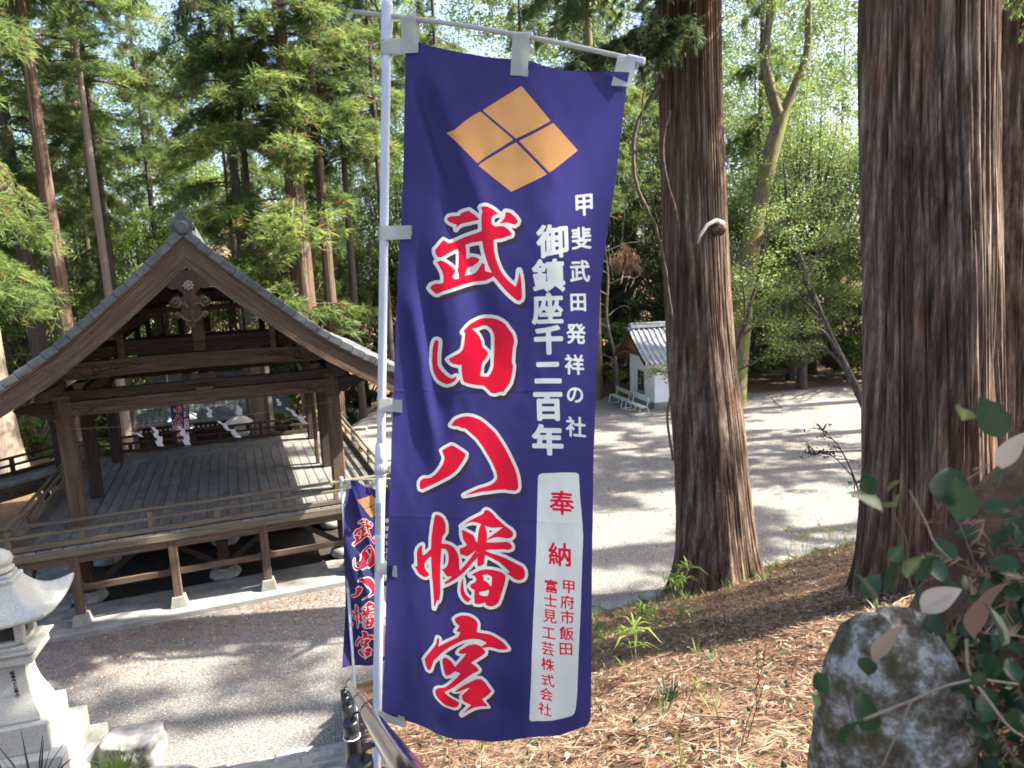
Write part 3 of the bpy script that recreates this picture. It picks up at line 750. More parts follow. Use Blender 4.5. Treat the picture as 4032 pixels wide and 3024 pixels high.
# straw rope line and paper streamers
SM = stage.matrix_basis.copy()
def rope(y, z, sag, label):
    mb = MB(); mb.tube([(x, y, z - sag * 4 * (x / SW) * (1 - x / SW)) for x in np.linspace(0.0, SW, 15)], .006, 5)
    o = mb.build('rope', M['dry_twig'], None, True); o.matrix_world = SM
    return tag(o, label, 'rope', 'ropes between the stage posts')
rope(-.2, 3.95, .12, 'thin straw rope strung between the two front posts of the stage')
rope(SD + .15, 3.62, .12, 'thin straw rope strung between the two back posts of the stage')
def streamer(x, y, ztop, n, lean, sz, mat, label, group, seed):
    rr = random.Random(seed); mb = MB(); z = ztop; px = x; sgn = 1
    for i in range(n):
        w = sz * (.55 + .12 * i); h = sz * (.75 + .1 * i); dx = lean * h; dy = rr.uniform(-.03, .03)
        a = [(px - w / 2, y, z), (px + w / 2, y + dy, z - .012), (px + w / 2 + dx + sgn * w * .2, y + dy * 2, z - h), (px - w / 2 + dx + sgn * w * .2, y + dy, z - h * .9)]
        b = [(p[0], p[1] + .0025, p[2]) for p in a]
        mb.add(a + b, [(0, 1, 2, 3), (7, 6, 5, 4), (0, 4, 5, 1), (1, 5, 6, 2), (2, 6, 7, 3), (3, 7, 4, 0)])
        px += dx + sgn * w * .62; z -= h * .72; sgn = -sgn; px += lean * h * .3
    o = mb.build('paper_streamer', mat, None); o.matrix_world = SM
    return tag(o, label, 'paper streamer', group)
GF = 'paper streamers along the front of the stage'
LF = 'white folded paper streamer hanging from the rope between the front posts'
for i, (x, zt, n, ln) in enumerate(((1.63, 3.80, 5, .15), (2.14, 3.76, 5, .18), (2.93, 3.78, 5, .55), (4.39, 3.92, 5, .55), (1.18, 3.78, 2, .9), (3.36, 4.08, 3, .08), (2.74, 4.12, 3, .08), (4.21, 4.14, 2, .0))):
    streamer(x, -.2, zt, n, ln, .12, M['paper'], LF, GF, i)
GB = 'paper streamers along the back of the stage'
LB = 'white folded paper streamer hanging from the rope between the back posts'
for i, (x, zt, n, ln) in enumerate(((1.0, 3.55, 4, .05), (1.9, 3.5, 4, .08), (5.1, 3.5, 4, .3))):
    streamer(x, SD + .15, zt, n, ln, .11, M['paper'], LB, GB, 20 + i)
red_p = clothmat('red_paper', (.5, .03, .04), .3, False); yel_p = clothmat('yellow_paper', (.55, .33, .03), .3, False)
for i, (x, mt_, nm) in enumerate(((3.75, yel_p, 'yellow folded paper streamer under the rear gable of the stage'), (4.2, red_p, 'red folded paper streamer under the rear gable beside the yellow one'), (4.55, M['paper'], 'white folded paper streamer under the rear gable between two red ones'), (4.85, red_p, 'red folded paper streamer under the rear gable beside the right post'))):
    streamer(x, SD - .4, 4.92, 3, .0, .09, mt_, nm, None, 40 + i)

# ================================================================== THE FLAGS (print outlines in millimetres from the cloth's top left corner)
RED=[
 [[94,-431,99,-426,110,-424,122,-424,129,-424,132,-418,140,-414,149,-411,155,-416,163,-422,174,-433,174,-436,158,-439,152,-441,142,-443,133,-445,124,-451,119,-457,122,-446,113,-444,104,-440,96,-435]],
 [[246,-420,254,-421,261,-424,266,-429,273,-436,278,-444,276,-450,270,-454,260,-450,251,-447,241,-447,229,-449,238,-441,244,-434,246,-426]],
 [[177,-403,185,-401,194,-402,205,-407,216,-414,229,-425,220,-425,212,-428,208,-434,207,-441,208,-448,214,-453,221,-455,230,-454,238,-455,246,-459,254,-466,261,-475,260,-479,251,-481,243,-484,232,-487,222,-487,213,-488,213,-502,214,-518,217,-535,222,-551,228,-566,235,-578,244,-590,255,-601,266,-611,270,-603,275,-587,277,-570,280,-584,282,-602,282,-623,282,-638,280,-644,274,-648,268,-646,254,-634,239,-618,225,-600,211,-582,200,-588,191,-592,175,-593,160,-594,140,-598,120,-603,100,-608,82,-613,63,-618,53,-623,49,-621,43,-614,38,-606,42,-599,51,-595,61,-596,69,-594,70,-587,70,-576,68,-565,63,-554,58,-545,54,-539,66,-535,76,-539,88,-546,97,-552,104,-559,108,-564,104,-570,97,-578,97,-582,105,-586,113,-585,117,-583,117,-574,115,-565,114,-560,118,-556,120,-541,122,-523,122,-512,118,-508,109,-511,89,-518,73,-525,63,-528,57,-526,52,-517,51,-506,59,-499,67,-491,77,-483,85,-487,91,-491,99,-492,111,-489,124,-485,140,-479,160,-472,181,-465,180,-451,180,-438,180,-424,182,-414,180,-409],[143,-499,157,-494,171,-492,183,-491,185,-504,188,-521,193,-539,198,-554,207,-573,198,-570,189,-567,189,-559,189,-549,185,-549,183,-545,177,-555,171,-565,165,-571,155,-575,137,-577,142,-564,146,-558,152,-555,161,-554,164,-549,170,-547,175,-541,176,-537,170,-532,157,-529,144,-535,144,-524,144,-510]],
 [[44,-746,47,-744,51,-746,52,-753,51,-765,49,-781,48,-799,48,-812,51,-820,56,-829,63,-839,71,-847,78,-851,85,-850,91,-846,93,-848,91,-854,84,-861,77,-865,68,-867,62,-865,52,-857,44,-847,38,-834,35,-820,34,-800,36,-781,38,-764,41,-754]],
 [[116,-727,123,-720,130,-713,144,-703,161,-695,174,-690,185,-688,203,-689,217,-693,228,-700,237,-708,244,-720,253,-732,256,-741,258,-753,254,-769,252,-784,250,-800,249,-809,252,-818,250,-832,247,-846,242,-862,235,-873,226,-883,221,-890,219,-887,208,-890,196,-893,187,-891,176,-881,168,-872,152,-871,137,-869,124,-866,111,-861,109,-851,107,-835,107,-823,108,-815,97,-815,85,-812,79,-807,73,-799,81,-794,95,-787,105,-782,113,-775,117,-763,121,-744,124,-727],[147,-717,160,-715,169,-712,181,-708,191,-709,200,-716,206,-727,208,-739,207,-761,205,-782,202,-801,200,-817,194,-831,188,-840,182,-847,169,-846,159,-845,163,-831,165,-817,170,-807,177,-801,184,-792,189,-783,187,-777,182,-771,176,-766,173,-759,173,-749,168,-737,159,-725,151,-720]],
 [[38,-1055,46,-1049,57,-1043,68,-1038,75,-1040,85,-1047,97,-1055,107,-1062,105,-1071,99,-1081,89,-1095,80,-1107,68,-1118,56,-1127,37,-1137,19,-1146,0,-1155,-15,-1162,-25,-1167,-30,-1165,-31,-1154,-29,-1144,-23,-1137,-16,-1133,-6,-1133,4,-1131,17,-1122,26,-1112,34,-1101,41,-1088,46,-1074,42,-1064]],
 [[70,-981,75,-975,81,-967,91,-962,102,-958,114,-956,126,-957,140,-960,153,-966,166,-975,181,-988,194,-1001,206,-1019,217,-1038,228,-1060,237,-1081,245,-1101,250,-1121,252,-1137,252,-1153,249,-1160,242,-1163,230,-1162,214,-1159,193,-1161,172,-1165,146,-1170,120,-1178,93,-1184,102,-1179,120,-1170,141,-1160,161,-1153,177,-1146,187,-1139,194,-1130,195,-1121,192,-1108,183,-1086,170,-1062,156,-1039,140,-1017,125,-1003,110,-990,98,-989,92,-985,78,-984]],
 [[5,-1248,8,-1242,15,-1241,23,-1245,30,-1254,35,-1265,36,-1280,35,-1293,27,-1304,24,-1319,22,-1341,19,-1374,16,-1407,14,-1440,12,-1473,8,-1491,4,-1499,0,-1498,-4,-1506,-12,-1524,-11,-1497,-10,-1453,-11,-1420,-11,-1387,-9,-1343,-7,-1311,-2,-1278]],
 [[-53,-1355,-49,-1344,-42,-1336,-35,-1332,-35,-1336,-37,-1348,-35,-1364,-25,-1357,-8,-1341,-9,-1363,-20,-1372,-28,-1382,-32,-1391,-32,-1400,-27,-1410,-20,-1416,-20,-1423,-26,-1428,-35,-1430,-44,-1426,-52,-1419,-57,-1409,-63,-1398,-55,-1398,-54,-1379]],
 [[23,-1325,36,-1325,47,-1329,57,-1336,65,-1349,70,-1361,71,-1381,71,-1405,66,-1414,48,-1423,35,-1421,29,-1412,26,-1406,16,-1401,25,-1400,34,-1394,40,-1383,42,-1368,41,-1353,35,-1342,22,-1339]],
 [[127,-1335,123,-1366,106,-1384,90,-1403,74,-1418,56,-1432,38,-1442,20,-1450,30,-1443,23,-1441,36,-1434,48,-1424,71,-1405,84,-1392,100,-1372,112,-1355]],
 [[80,-1276,91,-1268,102,-1260,122,-1248,141,-1237,150,-1231,153,-1224,160,-1220,167,-1222,177,-1230,193,-1247,211,-1265,225,-1276,231,-1286,230,-1295,224,-1301,213,-1302,201,-1299,189,-1298,174,-1301,156,-1310,159,-1304,174,-1292,189,-1281,205,-1268,190,-1270,171,-1272,151,-1268,155,-1277,157,-1293,156,-1310,151,-1332,149,-1353,147,-1368,145,-1379,137,-1385,132,-1388,124,-1388,125,-1366,127,-1334,125,-1321,127,-1304,130,-1287,135,-1274,140,-1264,134,-1263,125,-1262,113,-1262,97,-1267]],
 [[81,-1286,90,-1289,102,-1295,113,-1299,118,-1309,121,-1317,127,-1323,130,-1331,127,-1338,119,-1344,108,-1354,94,-1363,84,-1360,74,-1356,73,-1347,74,-1339,81,-1338,89,-1334,94,-1329,88,-1321,83,-1311,81,-1298]],
 [[151,-1317,173,-1314,194,-1312,211,-1311,221,-1316,226,-1324,225,-1332,216,-1335,202,-1333,185,-1334,168,-1335,150,-1339]],
 [[150,-1340,168,-1345,188,-1350,207,-1357,223,-1367,241,-1377,253,-1384,259,-1396,260,-1406,258,-1415,252,-1422,242,-1424,231,-1420,221,-1410,207,-1401,218,-1402,216,-1395,206,-1383,190,-1369,171,-1360,150,-1353]],
 [[78,-1425,80,-1434,80,-1449,81,-1465,86,-1476,93,-1484,103,-1489,96,-1493,95,-1498,87,-1498,79,-1491,73,-1481,70,-1468,72,-1450]],
 [[101,-1418,116,-1408,133,-1399,150,-1394,170,-1392,186,-1394,199,-1399,207,-1408,207,-1419,203,-1434,196,-1456,189,-1477,182,-1492,171,-1500,158,-1504,147,-1502,143,-1493,135,-1498,124,-1502,111,-1502,110,-1486,112,-1460,104,-1458,99,-1451,103,-1443,114,-1438,119,-1431,117,-1422,111,-1417],[139,-1413,150,-1410,161,-1410,168,-1414,167,-1427,165,-1440,162,-1444,159,-1437,151,-1430,141,-1428,143,-1420],[126,-1465,136,-1462,147,-1459,157,-1453,156,-1462,153,-1472,142,-1475,132,-1474,126,-1472]],
 [[49,-1552,57,-1545,69,-1540,82,-1539,95,-1541,106,-1546,115,-1554,118,-1562,117,-1573,114,-1588,128,-1588,148,-1587,164,-1590,178,-1598,191,-1608,201,-1622,205,-1630,192,-1632,179,-1632,164,-1628,149,-1628,131,-1634,126,-1629,133,-1624,143,-1616,136,-1612,123,-1609,103,-1610,82,-1614,62,-1621,41,-1633,19,-1648,2,-1663,-10,-1677,-23,-1690,-27,-1703,-33,-1717,-39,-1722,-46,-1720,-51,-1708,-55,-1692,-46,-1679,-35,-1666,-25,-1653,-14,-1638,-10,-1624,-7,-1616,-2,-1618,-2,-1627,-7,-1645,6,-1636,23,-1625,39,-1616,56,-1607,61,-1600,64,-1591,52,-1589,57,-1582,63,-1573,58,-1568,53,-1563]],
 [[55,-1655,60,-1648,72,-1640,86,-1631,102,-1626,115,-1626,126,-1630,130,-1635,138,-1644,135,-1651,123,-1661,106,-1673,93,-1682,101,-1687,110,-1693,117,-1700,114,-1704,97,-1713,79,-1725,60,-1739,43,-1753,26,-1766,10,-1779,20,-1791,31,-1804,40,-1812,46,-1819,44,-1829,38,-1836,29,-1839,18,-1835,4,-1826,-9,-1813,-20,-1802,-24,-1791,-21,-1780,-13,-1772,-4,-1766,10,-1761,25,-1750,42,-1734,54,-1723,64,-1711,48,-1706,34,-1716,24,-1719,18,-1713,13,-1700,9,-1687,7,-1677,15,-1671,23,-1672,31,-1677,40,-1685,47,-1695,58,-1683,71,-1668,79,-1656,67,-1659]],
 [[42,-1771,54,-1760,71,-1747,92,-1735,110,-1726,124,-1725,135,-1731,145,-1742,156,-1754,146,-1767,135,-1777,125,-1786,132,-1795,138,-1801,141,-1807,129,-1811,112,-1817,94,-1826,75,-1839,53,-1855,63,-1844,75,-1831,84,-1820,72,-1818,62,-1816,58,-1809,58,-1795,64,-1784,74,-1774,81,-1766,88,-1757,75,-1762,60,-1769,49,-1772]],
]
DIAMOND=[[301,-119,371,-207,281,-242,199,-168],[94,-211,193,-170,275,-244,176,-294],[377,-212,441,-286,363,-330,288,-248],[281,-251,357,-333,264,-371,178,-299]]
PLACARD=[307,-1124,310,-1116,319,-1113,413,-1106,420,-1110,421,-1164,426,-1233,428,-1279,424,-1350,416,-1494,406,-1642,399,-1753,393,-1799,388,-1813,381,-1819,323,-1840,261,-1859,255,-1853,263,-1761,277,-1557,292,-1360,302,-1194]
OUTLINE=[-2,-8,36,14,67,1,110,-13,161,-29,232,-48,295,-58,328,-65,370,-83,421,-99,471,-111,546,-122,572,-127,565,-153,549,-267,530,-395,512,-483,492,-618,476,-829,462,-1074,453,-1331,444,-1600,438,-1782,434,-1829,423,-1847,348,-1882,237,-1914,124,-1929,37,-1933,-37,-1926,-95,-1904,-140,-1887,-200,-1873,-161,-1522,-129,-1234,-85,-829,-57,-576,-25,-277]
WHITE_THIN= [('甲', 454, -417, 58), ('斐', 443, -496, 58), ('武', 436, -577, 58), ('田', 429, -656, 51), ('発', 421, -736, 56), ('祥', 415, -816, 56), ('の', 415, -896, 53), ('社', 415, -981, 58)]
WHITE_BOLD= [('御', 365, -499, 93), ('鎮', 352, -585, 93), ('座', 346, -670, 90), ('千', 347, -752, 83), ('二', 343, -838, 81), ('百', 341, -928, 88), ('年', 337, -1019, 93)]
RED_TEXT= [('奉', 370, -1194, 71), ('納', 360, -1340, 68), ('甲', 384, -1431, 42), ('府', 379, -1475, 42), ('市', 378, -1519, 42), ('飯', 375, -1566, 42), ('田', 372, -1613, 42), ('富', 334, -1434, 42), ('士', 331, -1475, 42), ('見', 328, -1522, 42), ('工', 324, -1572, 42), ('芸', 320, -1619, 42), ('株', 318, -1667, 42), ('式', 316, -1716, 42), ('会', 310, -1762, 42), ('社', 304, -1809, 42)]

def seg_of(flat):
    p = np.array(flat, float).reshape(-1, 2) / 1000.0
    return np.concatenate([p, np.roll(p, -1, 0)], 1)

def glyph_segs(ch, cx, cz, size):
    cu = bpy.data.curves.new('glyph', 'FONT'); cu.body = ch; cu.resolution_u = 3
    o = bpy.data.objects.new('glyph', cu); COL.objects.link(o)
    bpy.context.view_layer.update()
    me = o.to_mesh(); v = np.array([w.co[:2] for w in me.vertices])
    cnt = {}
    for p in me.polygons:
        for e in p.edge_keys: cnt[e] = cnt.get(e, 0) + 1
    ed = np.array([e for e, k in cnt.items() if k == 1])
    o.to_mesh_clear(); bpy.data.objects.remove(o); bpy.data.curves.remove(cu)
    c = (v.min(0) + v.max(0)) / 2
    if ch in '二': sc = size / 0.95
    else: sc = size / 0.93
    v = (v - c) * sc + np.array([cx, cz])
    return np.concatenate([v[ed[:, 0]], v[ed[:, 1]]], 1)

class Field:
    """signed distance grids for the printed layers of the cloth"""
    def __init__(s, cell):
        s.h = cell
        s.x = np.arange(-0.24, 0.62, cell); s.z = np.arange(-2.06, 0.03, cell)
        s.shape = (len(s.z), len(s.x))
    def blank(s): return np.full(s.shape, 0.05)
    def put(s, F, segs, grow=0.0, pad=0.03):
        x0, x1 = min(segs[:, 0].min(), segs[:, 2].min()) - pad, max(segs[:, 0].max(), segs[:, 2].max()) + pad
        z0, z1 = min(segs[:, 1].min(), segs[:, 3].min()) - pad, max(segs[:, 1].max(), segs[:, 3].max()) + pad
        i0, i1 = np.searchsorted(s.x, [x0, x1]); j0, j1 = np.searchsorted(s.z, [z0, z1])
        if i1 <= i0 or j1 <= j0: return
        X, Z = np.meshgrid(s.x[i0:i1], s.z[j0:j1]); best = np.full(X.shape, 1.0); ins = np.zeros(X.shape, bool)
        for ax, az, bx, bz in segs:
            dx, dz = bx - ax, bz - az; L = dx * dx + dz * dz + 1e-12
            t = np.clip(((X - ax) * dx + (Z - az) * dz) / L, 0, 1)
            best = np.minimum(best, (X - ax - t * dx) ** 2 + (Z - az - t * dz) ** 2)
            if az != bz:
                cr = ((az > Z) != (bz > Z)) & (X < dx * (Z - az) / dz + ax); ins ^= cr
        d = np.sqrt(best); d[ins] *= -1; d -= grow
        F[j0:j1, i0:i1] = np.minimum(F[j0:j1, i0:i1], d)

_glyph_cache = None
def printed_cloth(cell):
    """returns flat vertices (x, z), faces and material index of the printed cloth"""
    global _glyph_cache
    if _glyph_cache is None:
        _glyph_cache = ([(glyph_segs(c, x / 1e3, z / 1e3, s_ * .92 / 1e3), 0.0012) for c, x, z, s_ in WHITE_THIN] + [(glyph_segs(c, x / 1e3, z / 1e3, s_ * .86 / 1e3), 0.0036 if c in '千二百年' else 0.0026) for c, x, z, s_ in WHITE_BOLD],
                        [(glyph_segs(c, x / 1e3, z / 1e3, s_ * .94 / 1e3), 0.0014 if s_ > 50 else 0.0006) for c, x, z, s_ in RED_TEXT])
    fd = Field(cell)
    out = fd.blank(); fd.put(out, seg_of(OUTLINE), 0, 0.05)
    red = fd.blank()
    for grp in RED: fd.put(red, np.concatenate([seg_of(q) for q in grp]))
    white = red - 0.0086
    si, sj = int(round(.0075 / cell)), int(round(.0125 / cell))
    sh = np.minimum(np.full(fd.shape, .05), np.roll(np.roll(red, si, 1), -sj, 0) - 0.0090)
    gold = fd.blank()
    for q in DIAMOND: fd.put(gold, seg_of(q))
    wt = fd.blank()
    for sg, gr in _glyph_cache[0]: fd.put(wt, sg, gr)
    fd.put(wt, seg_of(PLACARD))
    rt = fd.blank()
    for sg, gr in _glyph_cache[1]: fd.put(rt, sg, gr)
    layers = [(sh, 1), (white, 2), (red, 3), (gold, 4), (wt, 2), (rt, 3)]
    L = np.stack([a for a, _ in layers] + [out], -1)          # nz, nx, 7
    C = np.stack([L[:-1, :-1], L[:-1, 1:], L[1:, 1:], L[1:, :-1]], 2)
    neg = C < 0
    anyin = neg[..., 6].any(2); allin = neg[..., 6].all(2)
    mixd = (neg.any(2) & ~neg.all(2)).any(-1) & anyin
    homo = allin & ~mixd
    nz, nx = fd.shape
    verts = []; index = {}
    def vid(x, z):
        k = (round(x * 1e5), round(z * 1e5)); i = index.get(k)
        if i is None: i = index[k] = len(verts); verts.append((x, z))
        return i
    faces = []; mats = []
    js, is_ = np.nonzero(homo)
    for j, i in zip(js.tolist(), is_.tolist()):
        m = 0; c = L[j, i]
        for q, (_, mi) in enumerate(layers):
            if c[q] < 0: m = mi
        x0, x1, z0, z1 = fd.x[i], fd.x[i + 1], fd.z[j], fd.z[j + 1]
        faces.append((vid(x0, z0), vid(x1, z0), vid(x1, z1), vid(x0, z1))); mats.append(m)
    def split(poly, q):
        a = []; b = []; n = len(poly)
        for k in range(n):
            p, r = poly[k], poly[(k + 1) % n]; pv, rv = p[2 + q], r[2 + q]
            (a if pv < 0 else b).append(p)
            if (pv < 0) != (rv < 0):
                t = pv / (pv - rv); mid = p + (r - p) * t; mid[2 + q] = 0; a.append(mid); b.append(mid)
        return (a if len(a) > 2 else None), (b if len(b) > 2 else None)
    js, is_ = np.nonzero(mixd)
    for j, i in zip(js.tolist(), is_.tolist()):
        c = C[j, i]
        base = [np.concatenate([[xx, zz], c[k]]) for k, (xx, zz) in enumerate(((fd.x[i], fd.z[j]), (fd.x[i + 1], fd.z[j]), (fd.x[i + 1], fd.z[j + 1]), (fd.x[i], fd.z[j + 1])))]
        ins, _ = split(base, 6)
        if ins is None: continue
        pcs = [(ins, 0)]
        for q, (_, mi) in enumerate(layers):
            col = c[:, q]
            if (col >= 0).all(): continue
            if (col < 0).all(): pcs = [(p, mi) for p, _ in pcs]; continue
            nx_ = []
            for p, m in pcs:
                a, b = split(p, q)
                if a: nx_.append((a, mi))
                if b: nx_.append((b, m))
            pcs = nx_
        for p, m in pcs:
            ids = []
            for w in p:
                k = vid(w[0], w[1])
                if k not in ids: ids.append(k)
            if len(ids) > 2: faces.append(tuple(ids)); mats.append(m)
    return np.array(verts), faces, mats

FLAG_M = [M['flag_blue'], M['flag_shadow'], M['flag_white'], M['flag_red'], M['flag_gold']]
def crease(X, Z, a, b, w, amp, sharp=1.0):
    a = np.array(a); b = np.array(b); d = b - a; L = np.hypot(*d); d = d / L; n = np.array([-d[1], d[0]])
    s_ = ((X - a[0]) * d[0] + (Z - a[1]) * d[1]) / L; q = (X - a[0]) * n[0] + (Z - a[1]) * n[1]
    return amp * np.exp(-np.abs(q / w) ** (2 * sharp)) * sstep(-.15, .15, s_) * (1 - sstep(.75, 1.15, s_))
def flag_mesh(name, cell, disp, cache={}):
    if cell not in cache: cache[cell] = printed_cloth(cell)
    v, f, m = cache[cell]
    X, Z = v[:, 0], v[:, 1]; x3, y3, z3 = disp(X, Z)
    me = bpy.data.meshes.new(name); me.from_pydata(np.stack([x3, y3, z3], 1).tolist(), [], f)
    for mm in FLAG_M: me.materials.append(mm)
    me.polygons.foreach_set('material_index', m); me.polygons.foreach_set('use_smooth', [True] * len(f))
    me.update(); return me

def strap_loop(pole_p, r, to, w, th=.0016):
    """cloth loop round a pole and its strap running to point 'to' (both Vectors, plane y const)"""
    mb = MB(); d = (Vector(to) - Vector(pole_p)); ln = d.length; d.normalize(); up = Vector((0, -1, 0)).cross(d).normalized()
    # outline of the loop seen along 'up'
    ring = []
    for k in range(9):
        a = math.pi / 2 + math.pi * k / 8; ring.append((math.cos(a) * (r + .002), math.sin(a) * (r + .002)))
    path = [(ln, .004)] + [(ln * .45, .005)] + ring + [(ln * .45, -.005), (ln, -.004)]
    n = len(path); vs = []
    for s_ in (-.5, .5):
        for a, b in path:
            p = Vector(pole_p) + d * a + Vector((0, b, 0)) + up * (w * s_); vs.append(p)
    fs = [(i, i + 1, n + i + 1, n + i) for i in range(n - 1)]
    mb.add(vs, fs)
    return mb

def make_flag(label, org, pole_top, pole_bot, pole_r, bar, cell, disp, tabs_z, detail=True):
    t = thing('banner_flag', label, 'flag', tuple(pole_bot))
    o0 = Vector(pole_bot)
    L = lambda p: Vector(p) - o0
    me = flag_mesh('printed_cloth', cell, disp)
    c = link('printed_cloth', me, t); c.location = L(org)
    pt, pb = Vector(pole_top), Vector(pole_bot); ax = (pt - pb).normalized(); ln = (pt - pb).length
    return t, L, pt, pb, ax, ln

# --- the big flag
ORG1 = (0.168, 0.0, 7.442)
def disp1(X, Z):
    y = 0.010 * np.sin(2 * np.pi * (X * 1.15 + Z * .22) + .7) + .006 * np.sin(2 * np.pi * (X * 2.3 - Z * .35) + 2)
    y = y + crease(X, Z, (.035, -.10), (.115, -.36), .020, -.026) + crease(X, Z, (.06, -.05), (.19, -.45), .035, .022)
    y = y + crease(X, Z, (.10, -.36), (.20, -.82), .045, -.024) + crease(X, Z, (.015, -.52), (.045, -.95), .028, -.022)
    y = y + crease(X, Z, (-.03, -.62), (.02, -1.1), .025, .018) + crease(X, Z, (.34, -.12), (.42, -.9), .07, .012)
    y = y + crease(X, Z, (-.02, -1.72), (.25, -1.80), .05, -.02) + crease(X, Z, (.0, -1.88), (.12, -1.74), .03, .014)
    y = y + crease(X, Z, (-.12, -1.25), (.30, -1.32), .06, .006) + .004 * vnoise(X * 9, Z * 5, seed=3) + .0012 * vnoise(X * 40, Z * 26, seed=5)
    y = y + .0016 * np.exp(-((Z + .885) / .004) ** 2) + .0014 * np.exp(-((Z + 1.25) / .004) ** 2)
    y = y + .007 * np.sin(2 * np.pi * (X * 3.1 + .25 * np.sin(Z * 2.3)) + 1.2) * sstep(-.25, -.7, Z) + .004 * np.sin(2 * np.pi * (X * 6.3 + .4 * np.sin(Z * 1.7 + 1))) * sstep(-.9, -1.4, Z)
    y = y + .03 * sstep(-1.6, -1.95, Z) * (X - .1) - .02 * sstep(.35, .6, X)
    return X, y, Z
pole1_t = Vector((0.127, 0, 7.541)); pole1_b = Vector((-0.156, 0, 4.47))
f1 = thing('banner_flag', 'large indigo banner with red brush lettering tied to the steel handrail', 'flag', (-.40, 1.98, 4.47), R(-16))
L1 = lambda p: Vector(p) - Vector((0, 0, 4.47))
pt, pb = pole1_t, pole1_b
link('printed_cloth', flag_mesh('printed_cloth', .0023, disp1), f1, tuple(L1(ORG1)))
def P1(z): return pb.lerp(pt, (z - pb.z) / (pt.z - pb.z))
zc = 6.33
mb = MB(); mb.tube([L1(P1(z)) for z in np.linspace(4.47, zc, 12)], .0136, 20); mb.build('lower_pole', M['pole'], f1, True)
mb = MB(); mb.tube([L1(P1(z)) for z in np.linspace(zc, 7.50, 12)], .0118, 20); mb.build('upper_pole', M['pole'], f1, True)
mb = MB()
ring = lambda z, r: mb_pts.append(L1(P1(z))) or mb_r.append(r)
mb_pts = []; mb_r = []
for z, r in ((6.305, .0142), (6.31, .0165), (6.345, .0172), (6.352, .0165), (6.356, .018), (6.37, .018), (6.374, .0168), (6.40, .0155), (6.405, .0122)): ring(z, r)
mb.tube(mb_pts, mb_r, 24)
for k in range(24):
    a = 2 * math.pi * k / 24; q = Vector((math.cos(a), math.sin(a), 0)) * .0172
    mb.beam(L1(P1(6.315)) + q, L1(P1(6.345)) + q, .0018, .0018)
mb.build('joint_collar', M['pole'], f1, True)
mb = MB(); mb_pts = []; mb_r = []
for z, r in ((7.455, .0122), (7.465, .0142), (7.48, .0146), (7.485, .0135), (7.495, .0152), (7.52, .0156), (7.53, .0143), (7.545, .0154), (7.555, .0142), (7.562, .009)): ring(z, r)
mb.tube(mb_pts, mb_r, 24); mb.build('pole_cap', M['pole'], f1, True)
# sticker with fine print
mb = MB()
n = 10
sv = []
for z in (6.235, 6.125):
    for k in range(n + 1):
        a = -math.pi / 2 - .75 + 1.5 * k / n; sv.append(L1(P1(z)) + Vector((math.cos(a), math.sin(a), 0)) * .0140)
mb.add(sv, [(k, k + 1, n + 2 + k, n + 1 + k) for k in range(n)])
stk = mb.build('sticker', M['paper'], f1, True)
mb = MB(); rr = random.Random(3)
for k in range(7):
    a = -math.pi / 2 - .55 + 1.1 * k / 6; z = 6.228
    while z > 6.135:
        h = rr.uniform(.0015, .004); p = L1(P1(z)); q = L1(P1(z - h)); dr = Vector((math.cos(a), math.sin(a), 0)) * .01415; sd = Vector((-math.sin(a), math.cos(a), 0)) * .0007
        mb.add([p + dr - sd, p + dr + sd, q + dr + sd, q + dr - sd], [(0, 1, 2, 3)]); z -= h + .0012
mb.build('fine_print', M['ink'], stk)
bl, br = Vector((0.028, .0, 7.548)), Vector((0.763, .0, 7.346))
barf = lambda t: bl.lerp(br, t) + Vector((0, 0, .012 * math.sin(math.pi * t)))
mb = MB(); mb.tube([L1(barf(t)) for t in np.linspace(0, 1, 14)], .0058, 12); mb.build('crossbar', M['tab'], f1, True)
mb = MB(); mb.beam(L1(barf(.955)), L1(barf(1.012)), .016, .016); mb.build('bar_end_cap', M['pole'], f1, bevel=.003)
# straps
def cloth_front(x0, x1, z0, z1):
    gx, gz = np.meshgrid(np.linspace(x0, x1, 7), np.linspace(z0, z1, 7)); return float(disp1(gx.ravel() - ORG1[0], gz.ravel() - ORG1[2])[1].min()) - .001
for z, ex in ((7.45, .202), (6.986, .157), (6.517, .104), (6.03, .055), (5.55, .046)):
    p = P1(z); yy = cloth_front(ex - .05, ex, z - .02, z + .02) + .002; to = Vector((ex, yy, z - .002)); mb = strap_loop(L1(p), .0124 if z > 6.33 else .0142, L1(to), .036); mb.build('strap', M['tab'], f1)
for t, zt in ((.215, 7.435), (.612, 7.345), (.957, 7.286)):
    p = barf(t); xx = p.x - .012 + .008 * (t < .3); yy = cloth_front(xx - .025, xx + .025, zt, zt + .05) + .002; to = Vector((xx, yy, zt)); mb = strap_loop(L1(p), .0062, L1(to), .044); mb.build('strap', M['tab'], f1)

# --- second flag at the foot of the handrail, wind-folded
ORG2 = (-1.585, 6.40, 4.955)
def disp2(X, Z):
    sx = .80 * X; y = .045 * np.sin(2 * np.pi * (X * 1.6 + Z * .55) + 1.0) + .03 * np.sin(2 * np.pi * (X * 2.9 + Z * .3))
    y = y + crease(X, Z, (.02, -.05), (.27, -.95), .035, .05) + crease(X, Z, (.22, -.8), (.40, -1.5), .04, .06) + crease(X, Z, (.1, -.7), (.17, -1.2), .03, -.04)
    y = y + .12 * X + .25 * sstep(.15, .6, X) * sstep(-.3, -1.6, Z) * X
    return sx + .03 * np.sin(Z * 4) * X, y, Z * .965
f2t, f2b = Vector((-1.621, 6.40, 5.005)), Vector((-1.675, 6.40, 2.05))
f2, L2, pt2, pb2, _, _ = make_flag('smaller looking indigo banner fluttering at the lower end of the handrail', ORG2, f2t, f2b, .013, None, .0046, disp2, None)
